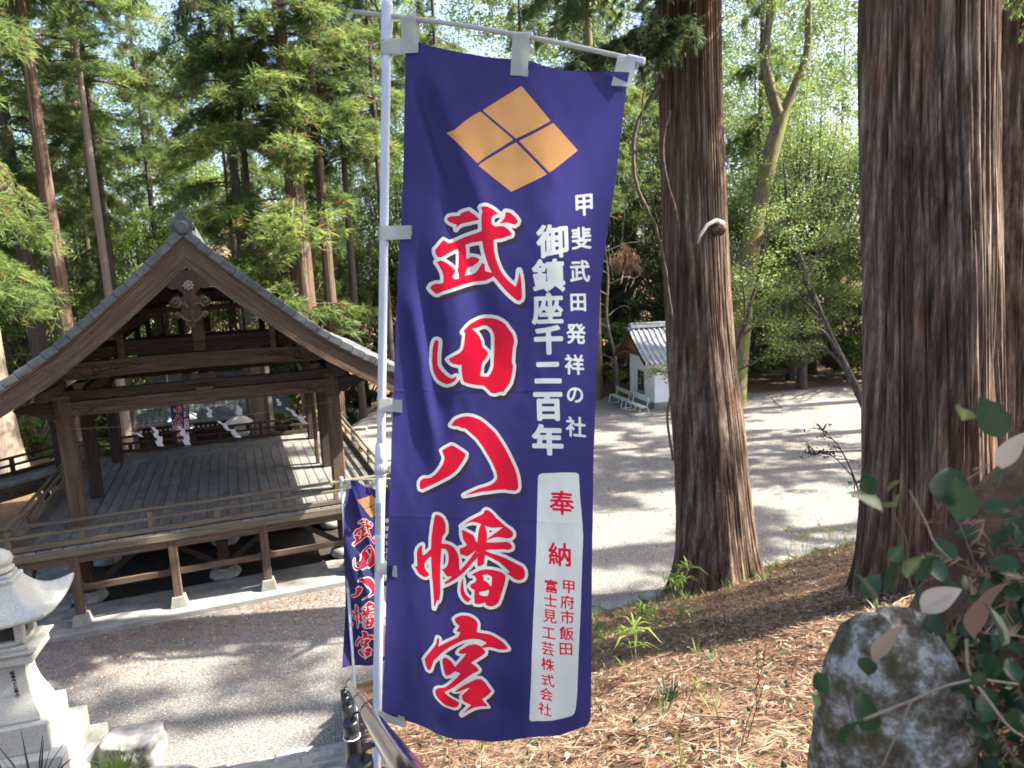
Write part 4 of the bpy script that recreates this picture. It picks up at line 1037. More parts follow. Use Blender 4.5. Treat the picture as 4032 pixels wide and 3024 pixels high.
P2 = lambda z: pb2.lerp(pt2, (z - pb2.z) / (pt2.z - pb2.z))
mb = MB(); mb.tube([L2(P2(z)) for z in (2.05, 3.0, 3.9)], .0155, 12); mb.build('lower_pole', M['pole'], f2, True)
mb = MB(); mb.tube([L2(P2(z)) for z in (3.9, 4.4, 5.005)], .0135, 12); mb.build('upper_pole', M['pole'], f2, True)
mb = MB(); mb.tube([L2(P2(z)) for z in (3.87, 3.93)], .019, 14); mb.build('joint_collar', M['pole'], f2, True)
mb = MB(); mb.tube([L2(P2(z)) for z in (4.96, 5.01, 5.02)], [.019, .018, .012], 14); mb.build('pole_cap', M['pole'], f2, True)
mb = MB(); mb.tube([L2((-1.70, 6.40, 4.985)), L2((-1.05, 6.42, 4.975))], .006, 8); mb.build('crossbar', M['tab'], f2, True)
for z in (4.93, 4.46, 4.0, 3.55, 3.16):
    mb = strap_loop(L2(P2(z)), .0155, L2((-1.585 + (z - 4.95) * .045 + .03, 6.40, z)), .036); mb.build('strap', M['tab'], f2)
for x in (-1.56, -1.33, -1.10):
    mb = strap_loop(L2((x, 6.40, 4.98)), .007, L2((x, 6.41 + .05 * (x + 1.56), 4.90)), .044); mb.build('strap', M['tab'], f2)

# --- third flag beyond the stage
def disp3(X, Z): return X, .05 * np.sin(7 * X + 2 * Z), Z
f3t, f3b = Vector((-11.02, 22.6, 3.95)), Vector((-11.02, 22.6, 0.0))
f3, L3, pt3, pb3, _, _ = make_flag('distant indigo banner standing behind the wooden stage', (-10.93, 22.6, 3.55), f3t, f3b, .013, None, .0092, disp3, None)
mb = MB(); mb.tube([L3(f3b), L3(f3t)], .018, 10); mb.build('lower_pole', M['pole'], f3, True)
mb = MB(); mb.tube([L3((-11.1, 22.6, 3.68)), L3((-10.3, 22.6, 3.62))], .008, 8); mb.build('crossbar', M['tab'], f3, True)
for z in (3.4, 2.9, 2.4, 1.9): mb = strap_loop(L3((-11.02, 22.6, z)), .019, L3((-10.93, 22.6, z)), .04); mb.build('strap', M['tab'], f3)

# ================================================================== TREES
def trunk_np(pts, radii, nseg, nring, amp, ridges, seed, flare=0.0, lobes=0, knots=0.0):
    """bark-ridged trunk along a smooth path; returns verts, quads"""
    P = cat_rom(pts, nring); t = np.linspace(0, 1, nring); Rr = np.interp(t, np.linspace(0, 1, len(radii)), radii)
    th = np.linspace(0, 2 * np.pi, nseg, endpoint=False)
    TH_, TT = np.meshgrid(th, t); Z = P[:, 2][:, None] + 0 * TH_
    u = TH_ / (2 * np.pi) * ridges
    wob = .5 * vnoise(Z * .30, TH_ * 2, seed=seed + 5)
    n1 = vnoise(u + wob, Z * .11, seed=seed, perx=ridges)
    n2 = vnoise(u * 2.0 + wob * 1.6, Z * .20, seed=seed + 1, perx=ridges * 2)
    n3 = vnoise(u * .25, Z * .3, seed=seed + 2, perx=max(1, ridges // 4))
    m1 = np.clip(np.abs(n1) * 5, 0, 1) ** .6; m2 = np.clip(np.abs(n2) * 4, 0, 1) ** .7
    prof_ = m1 + .55 * m2 + .8 * n3 + .25 * vnoise(u * 3, Z * .9, seed=seed + 9, perx=ridges * 3) - .6
    rr = Rr[:, None] * (1 + amp * (prof_ - .8))
    if flare:
        hgt = P[:, 2] - P[0, 2]
        lob = .5 + .5 * np.cos(TH_ * lobes + seed + .4 * np.sin(TH_ * 2 + seed)) if lobes else 1
        rr = rr * (1 + flare * np.exp(-hgt / 0.55)[:, None] * (.45 + .9 * lob))
    T = np.gradient(P, axis=0); T /= np.linalg.norm(T, axis=1)[:, None]
    X = np.cross(np.array([0, 1., 0]), T); X /= np.linalg.norm(X, axis=1)[:, None]; Yv = np.cross(T, X)
    V = P[:, None, :] + rr[..., None] * (np.cos(TH_)[..., None] * X[:, None, :] + np.sin(TH_)[..., None] * Yv[:, None, :])
    I = np.arange(nring * nseg).reshape(nring, nseg); J = np.roll(I, -1, 1)
    Q = np.stack([I[:-1].ravel(), J[:-1].ravel(), J[1:].ravel(), I[1:].ravel()], 1)
    return V.reshape(-1, 3), Q

def unit(v): return v / (np.linalg.norm(v, axis=-1, keepdims=True) + 1e-9)

def needles(P, A, n, L, W, rng, spread=.75, droop=.15):
    """n thin pointed shoots per tuft at P with axis A -> verts, tris, tuft index"""
    m = len(P); Pn = np.repeat(P, n, 0); An = np.repeat(A, n, 0)
    d = unit(An + spread * rng.normal(size=(m * n, 3)) + np.array([0, 0, -droop]))
    ln = np.repeat(np.broadcast_to(L, (m,)), n) * rng.uniform(.6, 1.15, m * n)
    s_ = unit(np.cross(d, rng.normal(size=(m * n, 3)))) * (W * rng.uniform(.7, 1.3, m * n))[:, None] * .5
    b0 = Pn - s_ * .6; mid = Pn + d * (ln * .45)[:, None]
    V = np.stack([b0, mid - s_, Pn + d * ln[:, None] + np.array([0, 0, -1.]) * (ln * .12)[:, None], mid + s_], 1).reshape(-1, 3)
    k = np.arange(m * n) * 4
    F = np.concatenate([np.stack([k, k + 1, k + 2], 1), np.stack([k, k + 2, k + 3], 1)])
    return V, F, np.repeat(np.arange(m), n * 4)

def leaves(P, Nrm, L, W, rng):
    m = len(P); d = unit(rng.normal(size=(m, 3)) + np.array([0, 0, -.25])); nn = unit(Nrm + .6 * rng.normal(size=(m, 3)))
    d = unit(d - nn * (d * nn).sum(1, keepdims=True)); s_ = np.cross(nn, d)
    ln = (L * rng.uniform(.65, 1.25, m))[:, None]; w = (W * rng.uniform(.7, 1.2, m))[:, None]
    V = np.stack([P - d * ln * .5, P - s_ * w * .5 + nn * w * .12, P + d * ln * .5, P + s_ * w * .5 + nn * w * .12], 1).reshape(-1, 3)
    k = np.arange(m) * 4
    F = np.concatenate([np.stack([k, k + 1, k + 2], 1), np.stack([k, k + 2, k + 3], 1)])
    return V, F, np.repeat(np.arange(m), 4)

def sugi_crown(seed, H, zb, Lmax, ntuft, tl, tw, nn, dry=.06, bright=.5):
    rng = np.random.default_rng(seed); mb = MB(); TP = []; TA = []
    z = zb; br = []
    while z < H - .4:
        fr = (z - zb) / (H - zb)
        for _ in range(rng.integers(1, 5) if rng.random() > .18 else 0):
            az = rng.uniform(0, 2 * np.pi); L = Lmax * (1 - fr) ** .65 * rng.uniform(.35, 1.25) * (0.55 + .45 * min(1, fr * 5 + .2))
            br.append((z + rng.uniform(-.2, .2), az, max(L, .4)))
        z += .55 + .2 * fr
    tot = sum(b[2] for b in br)
    for z, az, L in br:
        o = np.array([np.cos(az), np.sin(az), 0]); sd = np.array([-np.sin(az), np.cos(az), 0])
        up = rng.uniform(-.05, .30); f = lambda t: o * L * t + np.array([0, 0, z + L * (up * t - .42 * t * t)])
        mb.tube([f(t) for t in np.linspace(0, 1, 6)], list(np.linspace(.02 + .012 * L, .006, 6)), 4, cap=False)
        # clumpy: a few twig groups on each branch
        ng = max(2, int(L * 1.8))
        k = int(ntuft * L / tot)
        gt = rng.uniform(.25, 1.0, ng) ** .8; gs = rng.normal(0, .22 * L, ng) * (1.15 - gt)
        gi = rng.integers(0, ng, k)
        t = np.clip(gt[gi] + rng.normal(0, .07, k), .12, 1.08); sp = gs[gi] + rng.normal(0, .08 + .05 * L, k)
        base = o[None] * (L * t)[:, None] + sd[None] * sp[:, None]
        zz = z + L * (up * t - .42 * t * t) - .25 * np.abs(sp) - np.abs(rng.normal(0, .28, k)) + .08
        base[:, 2] += zz
        TP.append(base); TA.append(unit(o[None] * .55 + sd[None] * (sp / (.3 + .2 * L))[:, None] * .6 + np.array([0, 0, .05])[None] + .35 * rng.normal(size=(k, 3))))
    P = np.concatenate(TP); A = np.concatenate(TA); m = len(P)
    V, F, idx = needles(P, A, nn, tl * rng.uniform(.7, 1.25, m), tw, rng, .8, .25)
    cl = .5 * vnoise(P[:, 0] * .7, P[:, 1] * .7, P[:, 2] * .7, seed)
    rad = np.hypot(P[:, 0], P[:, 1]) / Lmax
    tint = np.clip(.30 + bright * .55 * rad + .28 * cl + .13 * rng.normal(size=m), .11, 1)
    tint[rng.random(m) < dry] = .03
    return np_mesh('crown', V, F, M['cedar_leaf'], tint[idx]), mb

def broad_crown(seed, H, zb, rx, nclump, nleaf, L, W, mat='broad_leaf', base=.42, dry=.02, flat=.75):
    rng = np.random.default_rng(seed); mb = MB(); PP = []; NN = []; CT = []
    zc = (H + zb) / 2; rz = (H - zb) / 2
    for c in range(nclump):
        d = unit(rng.normal(size=3)); q = rng.uniform(.35, 1.0) ** .6
        cpos = np.array([d[0] * rx * q, d[1] * rx * q, zc + d[2] * rz * q]); cr = rng.uniform(.10, .24) * (rx + rz) * .5
        # limb to the clump
        a = np.array([0, 0, zb + (cpos[2] - zb) * .35 * rng.uniform(.6, 1)]); mid = (a + cpos) / 2 + rng.normal(0, .12 * rx, 3)
        mb.tube([a, mid, cpos], [.02 * rx * .8 + .02, .012 * rx + .012, .008], 5, cap=False)
        n = int(nleaf / nclump * (cr / (.17 * (rx + rz) * .5)) ** 2)
        dirs = unit(rng.normal(size=(n, 3))); rr = cr * rng.uniform(.25, 1.05, n) ** .5
        p = cpos + dirs * rr[:, None] * np.array([1.15, 1.15, flat]) + rng.normal(0, .05 * cr, (n, 3))
        keep = vnoise(p[:, 0] * 1.6, p[:, 1] * 1.6, p[:, 2] * 2.2, seed + 3) > -.02
        p = p[keep]; dirs = dirs[keep]
        PP.append(p); NN.append(unit(dirs * .35 + np.array([0, 0, .8]))); CT.append(np.full(len(p), rng.normal(0, .12)))
        for _ in range(3):
            e = cpos + unit(rng.normal(size=3)) * cr * .9; mb.tube([cpos, (cpos + e) / 2 + rng.normal(0, .06 * cr, 3), e], [.012, .008, .003], 4, cap=False)
    P = np.concatenate(PP); N = np.concatenate(NN); m = len(P)
    V, F, idx = leaves(P, N, L, W, rng)
    tint = np.clip(base + np.concatenate(CT) + .13 * rng.normal(size=m), .06, 1)
    tint[rng.random(m) < dry] = .01
    return np_mesh('crown', V, F, M[mat], tint[idx]), mb

def tube_mesh(mb, name, mat):
    me = bpy.data.meshes.new(name); me.from_pydata(mb.v, [], mb.f); me.materials.append(mat)
    me.polygons.foreach_set('use_smooth', [True] * len(me.polygons)); me.update(); return me

# shared meshes
SUGI = []
for i, (H_, zb, Lm, nt_, tl, tw, nn, br_) in enumerate(((30, 7.5, 4.2, 3900, .38, .027, 11, .7), (28, 6.0, 4.0, 4700, .36, .027, 11, .95), (31, 10.0, 4.2, 3400, .38, .027, 11, .65), (28, 5.0, 4.6, 10500, .24, .017, 9, .75))):
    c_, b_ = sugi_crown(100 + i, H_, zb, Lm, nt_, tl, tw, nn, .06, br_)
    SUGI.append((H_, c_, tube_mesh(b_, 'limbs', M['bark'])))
def trunk_shared(seed, H_, r0, lean):
    pts = [(0, 0, -.3), (lean * .2, 0, H_ * .25), (lean * .6, .05, H_ * .6), (lean, 0, H_)]
    V, Q = trunk_np(pts, [r0 * 1.12, r0, r0 * .8, r0 * .45, .04], 48, 70, .09, 14, seed, .35, 5)
    return V, Q
TRUNK = {}
for key, mat in (('bark', 'bark'), ('grey', 'bark_grey'), ('moss', 'bark_moss'), ('pale', 'bark_pale')):
    V, Q = trunk_shared({'bark': 3, 'grey': 8, 'moss': 14, 'pale': 19}[key], 24, 1.0, .0)
    V = V * np.array([1, 1, 1.0]); TRUNK[key] = np_mesh('trunk', V, None, M[mat], None, True, Q)

def cedar(x, y, r, H_, var, label, group=None, bark='bark', rot=0.0, wide=1.0, z=None, crown=True, lean=(0, 0), lift=0.0):
    zz = float(g_z(x, y)) if z is None else z
    H_ = max(H_, 22) * 1.25
    t = thing('cedar_tree', label, 'tree', (x, y, zz), rot, group)
    t.rotation_euler = (lean[0], lean[1], rot)
    H0, cm, lm = SUGI[var]
    o = link('trunk', TRUNK[bark], t); o.scale = (r * .85, r * .85, H_ / 24)
    if crown:
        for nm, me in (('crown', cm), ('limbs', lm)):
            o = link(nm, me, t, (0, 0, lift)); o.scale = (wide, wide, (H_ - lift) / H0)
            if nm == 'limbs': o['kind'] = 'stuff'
    return t

GW = 'cedars in the wood behind the stage'
LW = 'slender cedar trunk in the wood behind the stage'
cedar(-17.1, 27.6, .30, 30, 2, 'cedar with reddish sunlit trunk rising left of the stage roof', rot=.4, lift=6)
cedar(-21.7, 32.8, .42, 25, 0, 'thick grey-barked cedar at the edge of the wood left of the stage', bark='grey', rot=1.4, lift=5)
cedar(-19.4, 26.2, .72, 26, 2, 'very thick pale cedar trunk beside the angled stage bridge', bark='pale', rot=2.0, wide=1.0, lift=8)
cedar(-8.95, 31.5, .56, 23, 1, 'broad mossy cedar with bright drooping tufts behind the stage', bark='bark', rot=.9, wide=1.35)
cedar(-8.0, 32.3, .30, 22, 0, 'dark cedar trunk pressed against the broad mossy cedar', rot=2.6, lift=8)
cedar(-16.4, 29.6, .2, 20, 2, 'pale sunlit trunk seen between the left posts of the stage', bark='pale', rot=2.2, lift=9)  # pale bark colour stands in for sunlight on this trunk
for i, (x, y, r, h, v) in enumerate(((-22.4, 39, .2, 22, 2), (-20.6, 36.8, .16, 20, 2), (-18.4, 33.7, .23, 23, 2), (-20.9, 43.5, .26, 25, 2), (-14.0, 37.3, .14, 18, 2), (-11.45, 31.6, .28, 22, 2), (-11.7, 33.6, .23, 23, 2), (-7.4, 34.5, .2, 21, 2), (-5.6, 33.2, .17, 20, 2), (-9.6, 38, .2, 23, 0), (-14.8, 42, .25, 24, 2), (-25.5, 36, .3, 24, 0), (-3.2, 38.5, .22, 23, 2), (-12.6, 45, .25, 24, 0))):
    cedar(x, y, r, h, v, 'dark' + (' slender' if r < .2 else ' straight') + ' cedar trunk ' + ('in the wood left of the stage roof' if x < -17 else 'in the wood behind the stage'), GW + (' slender' if r < .2 else '') + (' left' if x < -17 else ''), 'grey', rot=i * 1.7, wide=(.75, .6, .85)[i % 3], lift=(7, 1, 8, 4)[i % 4])
GR = 'cedars beyond the right of the yard'
LR_ = 'cedar standing in the wood beyond the white hut'
cedar(4.3, 36.0, .36, 23, 2, 'mossy yellow-green trunk standing just left of the white hut', bark='moss', rot=.3)
for i, (x, y, r, h, v) in enumerate(((8.8, 42, .25, 23, 2), (15.0, 43, .3, 24, 1), (1.2, 41, .22, 22, 1), (11.5, 47, .3, 25, 2), (5.5, 48, .3, 24, 0))):
    cedar(x, y, r, h, v, LR_, GR, rot=i * 2.1 + .5, wide=.85)
GS = 'cedars on the slope that shade the yard'
LS = 'tall cedar on the sunny slope to the right of the yard'
for i, (x, y, r, h, v, w) in enumerate(((13.0, 0.6, .5, 20, 2, 1.3), (21.5, 14.0, .45, 22, 0, 1.05), (23.0, 3.0, .5, 21, 1, .9), (27.5, 25, .45, 22, 2, .8), (13.5, -1.0, .5, 22, 2, .9), (17.2, 23.5, .35, 19, 2, .75), (21, 28, .35, 20, 2, .75), (24.5, 19.5, .4, 20, 2, .8), (19.5, 33.0, .35, 20, 2, .8))):
    cedar(x, y, r, h, v, LS, GS, rot=i * 1.3 + .2, wide=w, z=max(0.0, float(hz(x, y)) - .1) if y < 20 else 0)
cedar(-14.6, 15.2, .5, 25, 3, 'cedar beside the stage whose boughs hang over the roof', rot=1.0, wide=1.25)
cedar(-20.5, 19.5, .45, 23, 3, 'cedar beyond the stage bridge with sunlit hanging boughs', rot=2.4, wide=1.2)

BROAD = []
for i, (H_, zb, rx, nc, nl, L_, W_) in enumerate(((24, 2.5, 5.6, 120, 58000, .20, .10), (22, 1.5, 5.2, 110, 56000, .19, .095), (26, 4.0, 5.8, 120, 58000, .21, .10))):
    c_, b_ = broad_crown(200 + i, H_, zb, rx, nc, nl, L_, W_, base=.46 + .08 * i, dry=.012)
    BROAD.append((H_, c_, tube_mesh(b_, 'limbs', M['bark_grey'])))
c_, b_ = broad_crown(230, 13, 1.5, 3.4, 60, 30000, .15, .075, 'lit_leaf', .45, 0)
BROAD.append((13, c_, tube_mesh(b_, 'limbs', M['bark_grey'])))
def broad(x, y, H_, var, label, group, rot, wide=1.0, r=.22, z=None):
    zz = float(g_z(x, y)) if z is None else z
    t = thing('broadleaf_tree', label, 'tree', (x, y, zz), rot, group)
    H0, cm, lm = BROAD[var]
    o = link('trunk', TRUNK['grey'], t); o.scale = (r, r, H_ * .75 / 24)
    for nm, me in (('crown', cm), ('limbs', lm)):
        if nm == 'limbs' and y > 47: continue
        o = link(nm, me, t); o.scale = (wide, wide, H_ / H0)
        if nm == 'limbs': o['kind'] = 'stuff'
    return t
GB_ = 'leafy evergreen trees closing the view'
LB_ = 'leafy evergreen tree in the far wood'
rb = random.Random(31); k = 0
for row, (y0, n, sp) in enumerate(((50, 10, 9.0), (64, 16, 8.6))):
    for i in range(n):
        x = (i - (n - 1) / 2) * sp + rb.uniform(-1.8, 1.8); y = y0 + rb.uniform(-2.5, 2.5)
        broad(x, y, rb.uniform(20, 25) + 16 * row, k % 3, LB_, GB_, rb.uniform(0, 6.28), rb.uniform(.95, 1.25) + .35 * row); k += 1
GN = 'leafy evergreen trees along the edge of the yard'
LN = 'leafy evergreen tree along the far edge of the yard'
for i, (x, y, h, v, w) in enumerate(((9.5, 41.0, 17, 0, .7), (15.5, 39.0, 17, 1, .7), (21.0, 37.5, 16, 2, .7), (1.5, 43, 16, 2, .7), (-1.5, 38.5, 14, 1, .6), (12.5, 38.2, 11, 1, .5), (17.5, 41, 16, 2, .7), (15.0, 36.3, 8, 0, .4), (6.5, 43, 15, 0, .65), (-27, 33, 17, 0, .8), (-24, 42, 18, 1, .8), (-6, 47, 18, 1, .8), (-15, 46, 18, 0, .8))):
    broad(x, y, h, v, LN, GN, i * 1.9, w)

GL = 'pale green sunlit trees in the wood'
LL = ('yellow-green sunlit tree in the wood behind the stage', 'yellow-green sunlit tree in the wood beyond the yard')
for i, (x, y, h, w) in enumerate(((-21.5, 41.5, 15, 1.0), (-23.5, 46.5, 16, .95), (-25, 37.5, 15, 1.0), (-10.5, 42.5, 15, 1.0), (-28.5, 42, 18, 1.2), (-4.0, 42, 14, .95), (-13.2, 48, 19, 1.25), (-19.5, 50, 20, 1.3), (10.5, 44.5, 14, 1.0), (16.5, 45.5, 17, 1.1), (3.8, 45, 15, 1.0))):
    broad(x, y, h, 3, LL[x > 0], GL + (' left', ' right')[x > 0], i * 1.3, w)
# understorey shrubs
SHRUB = []
for i, mat in enumerate(('broad_leaf', 'lit_leaf')):
    c_, b_ = broad_crown(300 + i, 3.0, .2, 1.5, 18, 5200, .13, .06, mat, .5, 0)
    SHRUB.append((c_, tube_mesh(b_, 'stems', M['twig'])))
def shrub(x, y, s_, var, label, group, rot):
    t = thing('shrub', label, 'shrub', (x, y, float(g_z(x, y))), rot, group)
    for nm, me in (('foliage', SHRUB[var][0]), ('stems', SHRUB[var][1])): o = link(nm, me, t); o.scale = (s_, s_, s_ * 1.05); o['kind'] = 'stuff'
GSH = 'shrubs under the trees'
LSH = ('dark green leafy shrub under the trees', 'bright yellow-green shrub in lit leaf colour under the trees')
spots = [(rb.uniform(-27, -7), rb.uniform(29, 41), rb.uniform(.7, 1.5)) for _ in range(20)] + [(rb.uniform(0, 27), rb.uniform(37.3, 42), rb.uniform(.7, 1.6)) for _ in range(30)]
spots += [(-40 + 80 * i / 29 + rb.uniform(-1, 1), 43.5 + rb.uniform(-1.5, 1.5), rb.uniform(1.5, 2.4)) for i in range(30)]
for i, (x, y, s_) in enumerate(spots):
    if abs(x / y + .42) < .10 and y < 41: continue
    v = 1 if rb.random() < .45 else 0
    shrub(x, y, s_, v, LSH[v], GSH + (' dark', ' bright')[v], rb.uniform(0, 6))

c_, b_ = broad_crown(350, 7.0, 1.5, 2.4, 26, 5000, .17, .13, 'dead', .62, 0)
mt = thing('maple_tree', 'small tree with orange autumn leaves glimpsed behind the stage ridge', 'tree', (-15.6, 41.5, 5.0 + float(g_z(-15.6, 41.5)) - 5))
o = link('trunk', TRUNK['grey'], mt); o.scale = (.12, .12, 12 / 24)
o = link('crown', c_, mt, (0, 0, 8.0)); o = link('limbs', tube_mesh(b_, 'limbs', M['twig']), mt, (0, 0, 8.0))

# ================================================================== NEAR TREES
def big_cedar(name_label, pts, radii, nseg, nring, amp, ridges, seed, flare, lobes, mat='bark'):
    base = Vector(pts[0])
    t = thing('cedar_tree', name_label, 'tree', tuple(base))
    P = [tuple(Vector(p) - base) for p in pts]
    V, Q = trunk_np(P, radii, nseg, nring, amp, ridges, seed, flare, lobes)
    link('trunk', np_mesh('trunk', V, None, M[mat], None, True, Q), t)
    return t
def hang_crown(t, var, H_, wide, zoff, rot):
    H0, cm, lm = SUGI[var]
    for nm, me in (('crown', cm), ('limbs', lm)):
        o = link(nm, me, t, (0, 0, zoff), rot); o.scale = (wide, wide, H_ / H0)
        if nm == 'limbs': o['kind'] = 'stuff'
mid_t = big_cedar('tall straight cedar at the foot of the needle slope with a lit right flank', [(3.97, 13.40, .15), (3.88, 13.75, 3.0), (3.76, 14.3, 6.2), (3.70, 14.7, 12), (3.7, 14.9, 20), (3.7, 15, 31)], [.80, .69, .65, .60, .45, .05], 420, 170, .055, 52, 41, .36, 6)
hang_crown(mid_t, 2, 31, 1.0, 2.0, 1.0)
rt = big_cedar('massive furrowed cedar trunk on the slope beside the boulder', [(4.90, 8.05, 2.75), (4.90, 8.15, 4.5), (4.93, 8.4, 6.5), (5.02, 8.9, 10), (5.1, 9.4, 18), (5.1, 9.6, 32)], [.76, .71, .70, .69, .5, .05], 520, 190, .095, 58, 57, .16, 5)
hang_crown(rt, 0, 29, 1.0, 3.0, 2.0)
r2 = big_cedar('second thick cedar stem just behind the massive furrowed trunk', [(6.38, 9.1, 2.6), (6.42, 9.2, 4.5), (6.5, 9.5, 6.5), (6.75, 10, 10), (6.9, 10.2, 18), (7, 10.4, 31)], [.66, .57, .55, .52, .4, .05], 380, 170, .09, 44, 63, .2, 5)
hang_crown(r2, 2, 30, 1.0, 2.0, .3)
# snapped branch stub on the middle cedar, in a paler wood colour
mb = MB()
b0 = Vector((3.97, 13.40, .15))
mb.tube([Vector(p) - b0 for p in ((4.05, 13.75, 7.42), (4.0, 13.45, 7.50), (3.82, 13.2, 7.55), (3.62, 13.05, 7.47), (3.48, 12.98, 7.30), (3.42, 12.95, 7.14))], [.07, .055, .040, .034, .028, .010], 8)
mb.build('branch_stub', M['pale_stub'], mid_t, True)
mb = MB(); mb.lathe([(.02, -.16), (.11, -.1), (.14, 0), (.11, .1), (.02, .16)], 12)
o = mb.build('branch_knot', M['bark'], mid_t, True); o.location = Vector((4.02, 13.70, 7.42)) - b0; o.rotation_euler = (R(80), 0, R(10))

def spray_bough(path, seed, ntw, length, tl, tw, nn, parent, droop=.5, dry=.05, base=.2, name='bough', width=1.0):
    """a conifer bough: main limb, side twigs hanging with needle tufts"""
    rng = np.random.default_rng(seed); C_ = cat_rom(path, 40); mb = MB()
    mb.tube([tuple(p) for p in C_[::3]], list(np.linspace(.035, .008, len(C_[::3]))), 6, cap=False)
    TP = []; TA = []
    tan = np.gradient(C_, axis=0); tan = unit(tan)
    for k in range(ntw):
        i = int(rng.uniform(.08, 1) * 39); p = C_[i]; sd = unit(np.cross(tan[i], [0, 0, 1])) * rng.choice([-1, 1])
        L = length * rng.uniform(.4, 1.1) * (1.15 - i / 60)
        d = unit(sd * width + tan[i] * rng.uniform(.2, 1.0) + np.array([0, 0, rng.uniform(-.7, .35)]))
        tt = np.linspace(0, 1, 7); q = p + d * (L * tt)[:, None] + np.array([0, 0, -droop * L]) * (tt ** 2)[:, None]
        mb.tube([tuple(w) for w in q[::2]], [.009, .007, .005, .003], 4, cap=False)
        n = int(L / tl * 7)
        f = rng.uniform(.12, 1.02, n); qq = np.stack([np.interp(f, tt, q[:, a]) for a in range(3)], 1) + rng.normal(0, tl * .35, (n, 3))
        dd = unit(np.stack([np.interp(f, tt, np.gradient(q[:, a])) for a in range(3)], 1))
        TP.append(qq); TA.append(unit(dd + .4 * rng.normal(size=(n, 3))))
    P = np.concatenate(TP); A = np.concatenate(TA)
    V, F, idx = needles(P, A, nn, tl, tw, rng, .55, droop * .6)
    tint = np.clip(base + .16 * rng.normal(size=len(P)), .11, 1); tint[rng.random(len(P)) < dry] = .03
    b = link(name, np_mesh(name, V, F, M['cedar_leaf'], tint[idx]), parent)
    link(name + '_twigs', tube_mesh(mb, name + '_twigs', M['twig']), b)['kind'] = 'stuff'
    return b
def rel(pts, o): return [tuple(Vector(p) - Vector(o)) for p in pts]
o_ = (3.97, 13.40, .15)
spray_bough(rel([(3.9, 14.4, 11.2), (2.9, 14.1, 11.1), (1.9, 13.6, 10.7), (.9, 13.2, 10.1)], o_), 1, 95, 1.05, .15, .011, 9, mid_t, .5, base=.22)
spray_bough(rel([(3.9, 14.3, 11.9), (2.6, 13.6, 12.2), (1.6, 13.0, 12.0), (.7, 12.4, 11.4)], o_), 2, 70, .95, .15, .011, 9, mid_t, .6, base=.25)
spray_bough(rel([(4.1, 14.0, 11.9), (3.9, 13.2, 11.8), (3.75, 12.7, 11.4)], o_), 3, 14, .6, .11, .011, 7, mid_t, .4, base=.45)
spray_bough(rel([(4.2, 14.6, 12.6), (5.6, 14.8, 12.6), (6.8, 14.6, 12.2), (7.8, 14.2, 11.6)], o_), 4, 60, 1.0, .13, .013, 7, mid_t, .5, base=.55)
o_ = (4.74, 8.0, 2.75)
spray_bough(rel([(4.9, 8.6, 9.6), (5.9, 8.9, 9.9), (6.4, 9.0, 9.4)], o_), 6, 14, .6, .09, .009, 7, rt, .4, base=.3)

# cedar out of the frame on the left bank, its hanging boughs reach over the path
lt = cedar(-6.5, 3.0, .5, 24, 2, 'cedar on the left bank whose boughs hang over the flag pole', rot=0, wide=.9, z=2.2)
o_ = (-6.5, 3.0, 2.2)
spray_bough([tuple(v) for v in rel([(-6.3, 3.6, 13.5), (-4.2, 7.0, 12.6), (-2.6, 9.2, 11.4), (-1.6, 10.4, 10.4)], o_)], 7, 44, 1.0, .12, .012, 7, lt, .95, base=.14)
spray_bough([tuple(v) for v in rel([(-6.3, 3.6, 12.8), (-5.2, 7.4, 12.4), (-4.6, 9.6, 11.6), (-4.2, 11.0, 10.4)], o_)], 8, 44, 1.0, .12, .012, 7, lt, .8, base=.2)
spray_bough([tuple(v) for v in rel([(-6.6, 3.6, 12.4), (-7.4, 7.4, 12.0), (-7.9, 9.6, 11.2), (-8.2, 11.4, 10.0)], o_)], 9, 50, 1.1, .13, .013, 7, lt, .8, base=.3)

# dead hanging twigs on the cedar left of the stage
def dead_bough(path, seed, n, L_, parent):
    rg = np.random.default_rng(seed); C_ = cat_rom(path, 30); mb = MB()
    mb.tube([tuple(p) for p in C_[::3]], list(np.linspace(.03, .006, 10)), 5, cap=False)
    for k in range(n):
        p = C_[int(rg.uniform(.1, 1) * 29)]; d = unit(np.array([rg.normal(0, .6), rg.normal(0, .6), -.7])); l = L_ * rg.uniform(.4, 1.2)
        q = p + d * l * .5 + rg.normal(0, .06, 3); e = q + unit(d + np.array([rg.normal(0, .5), rg.normal(0, .5), -.3])) * l * .5
        mb.tube([tuple(p), tuple(q), tuple(e)], [.009, .006, .003], 4, cap=False)
        for _ in range(3):
            w = p + (q - p) * rg.uniform(.3, 1); mb.tube([tuple(w), tuple(w + unit(d + .9 * rg.normal(size=3)) * l * .35)], [.005, .002], 4, cap=False)
    o = link('dead_bough', tube_mesh(mb, 'dead_bough', M['dry_twig']), parent); o['kind'] = 'stuff'
dt = cedar(-17.8, 20.8, .34, 22, 2, 'cedar with pale dead hanging twigs beyond the stage roof', rot=0, wide=.8, lift=6)
o_ = (-17.8, 20.8, 0)
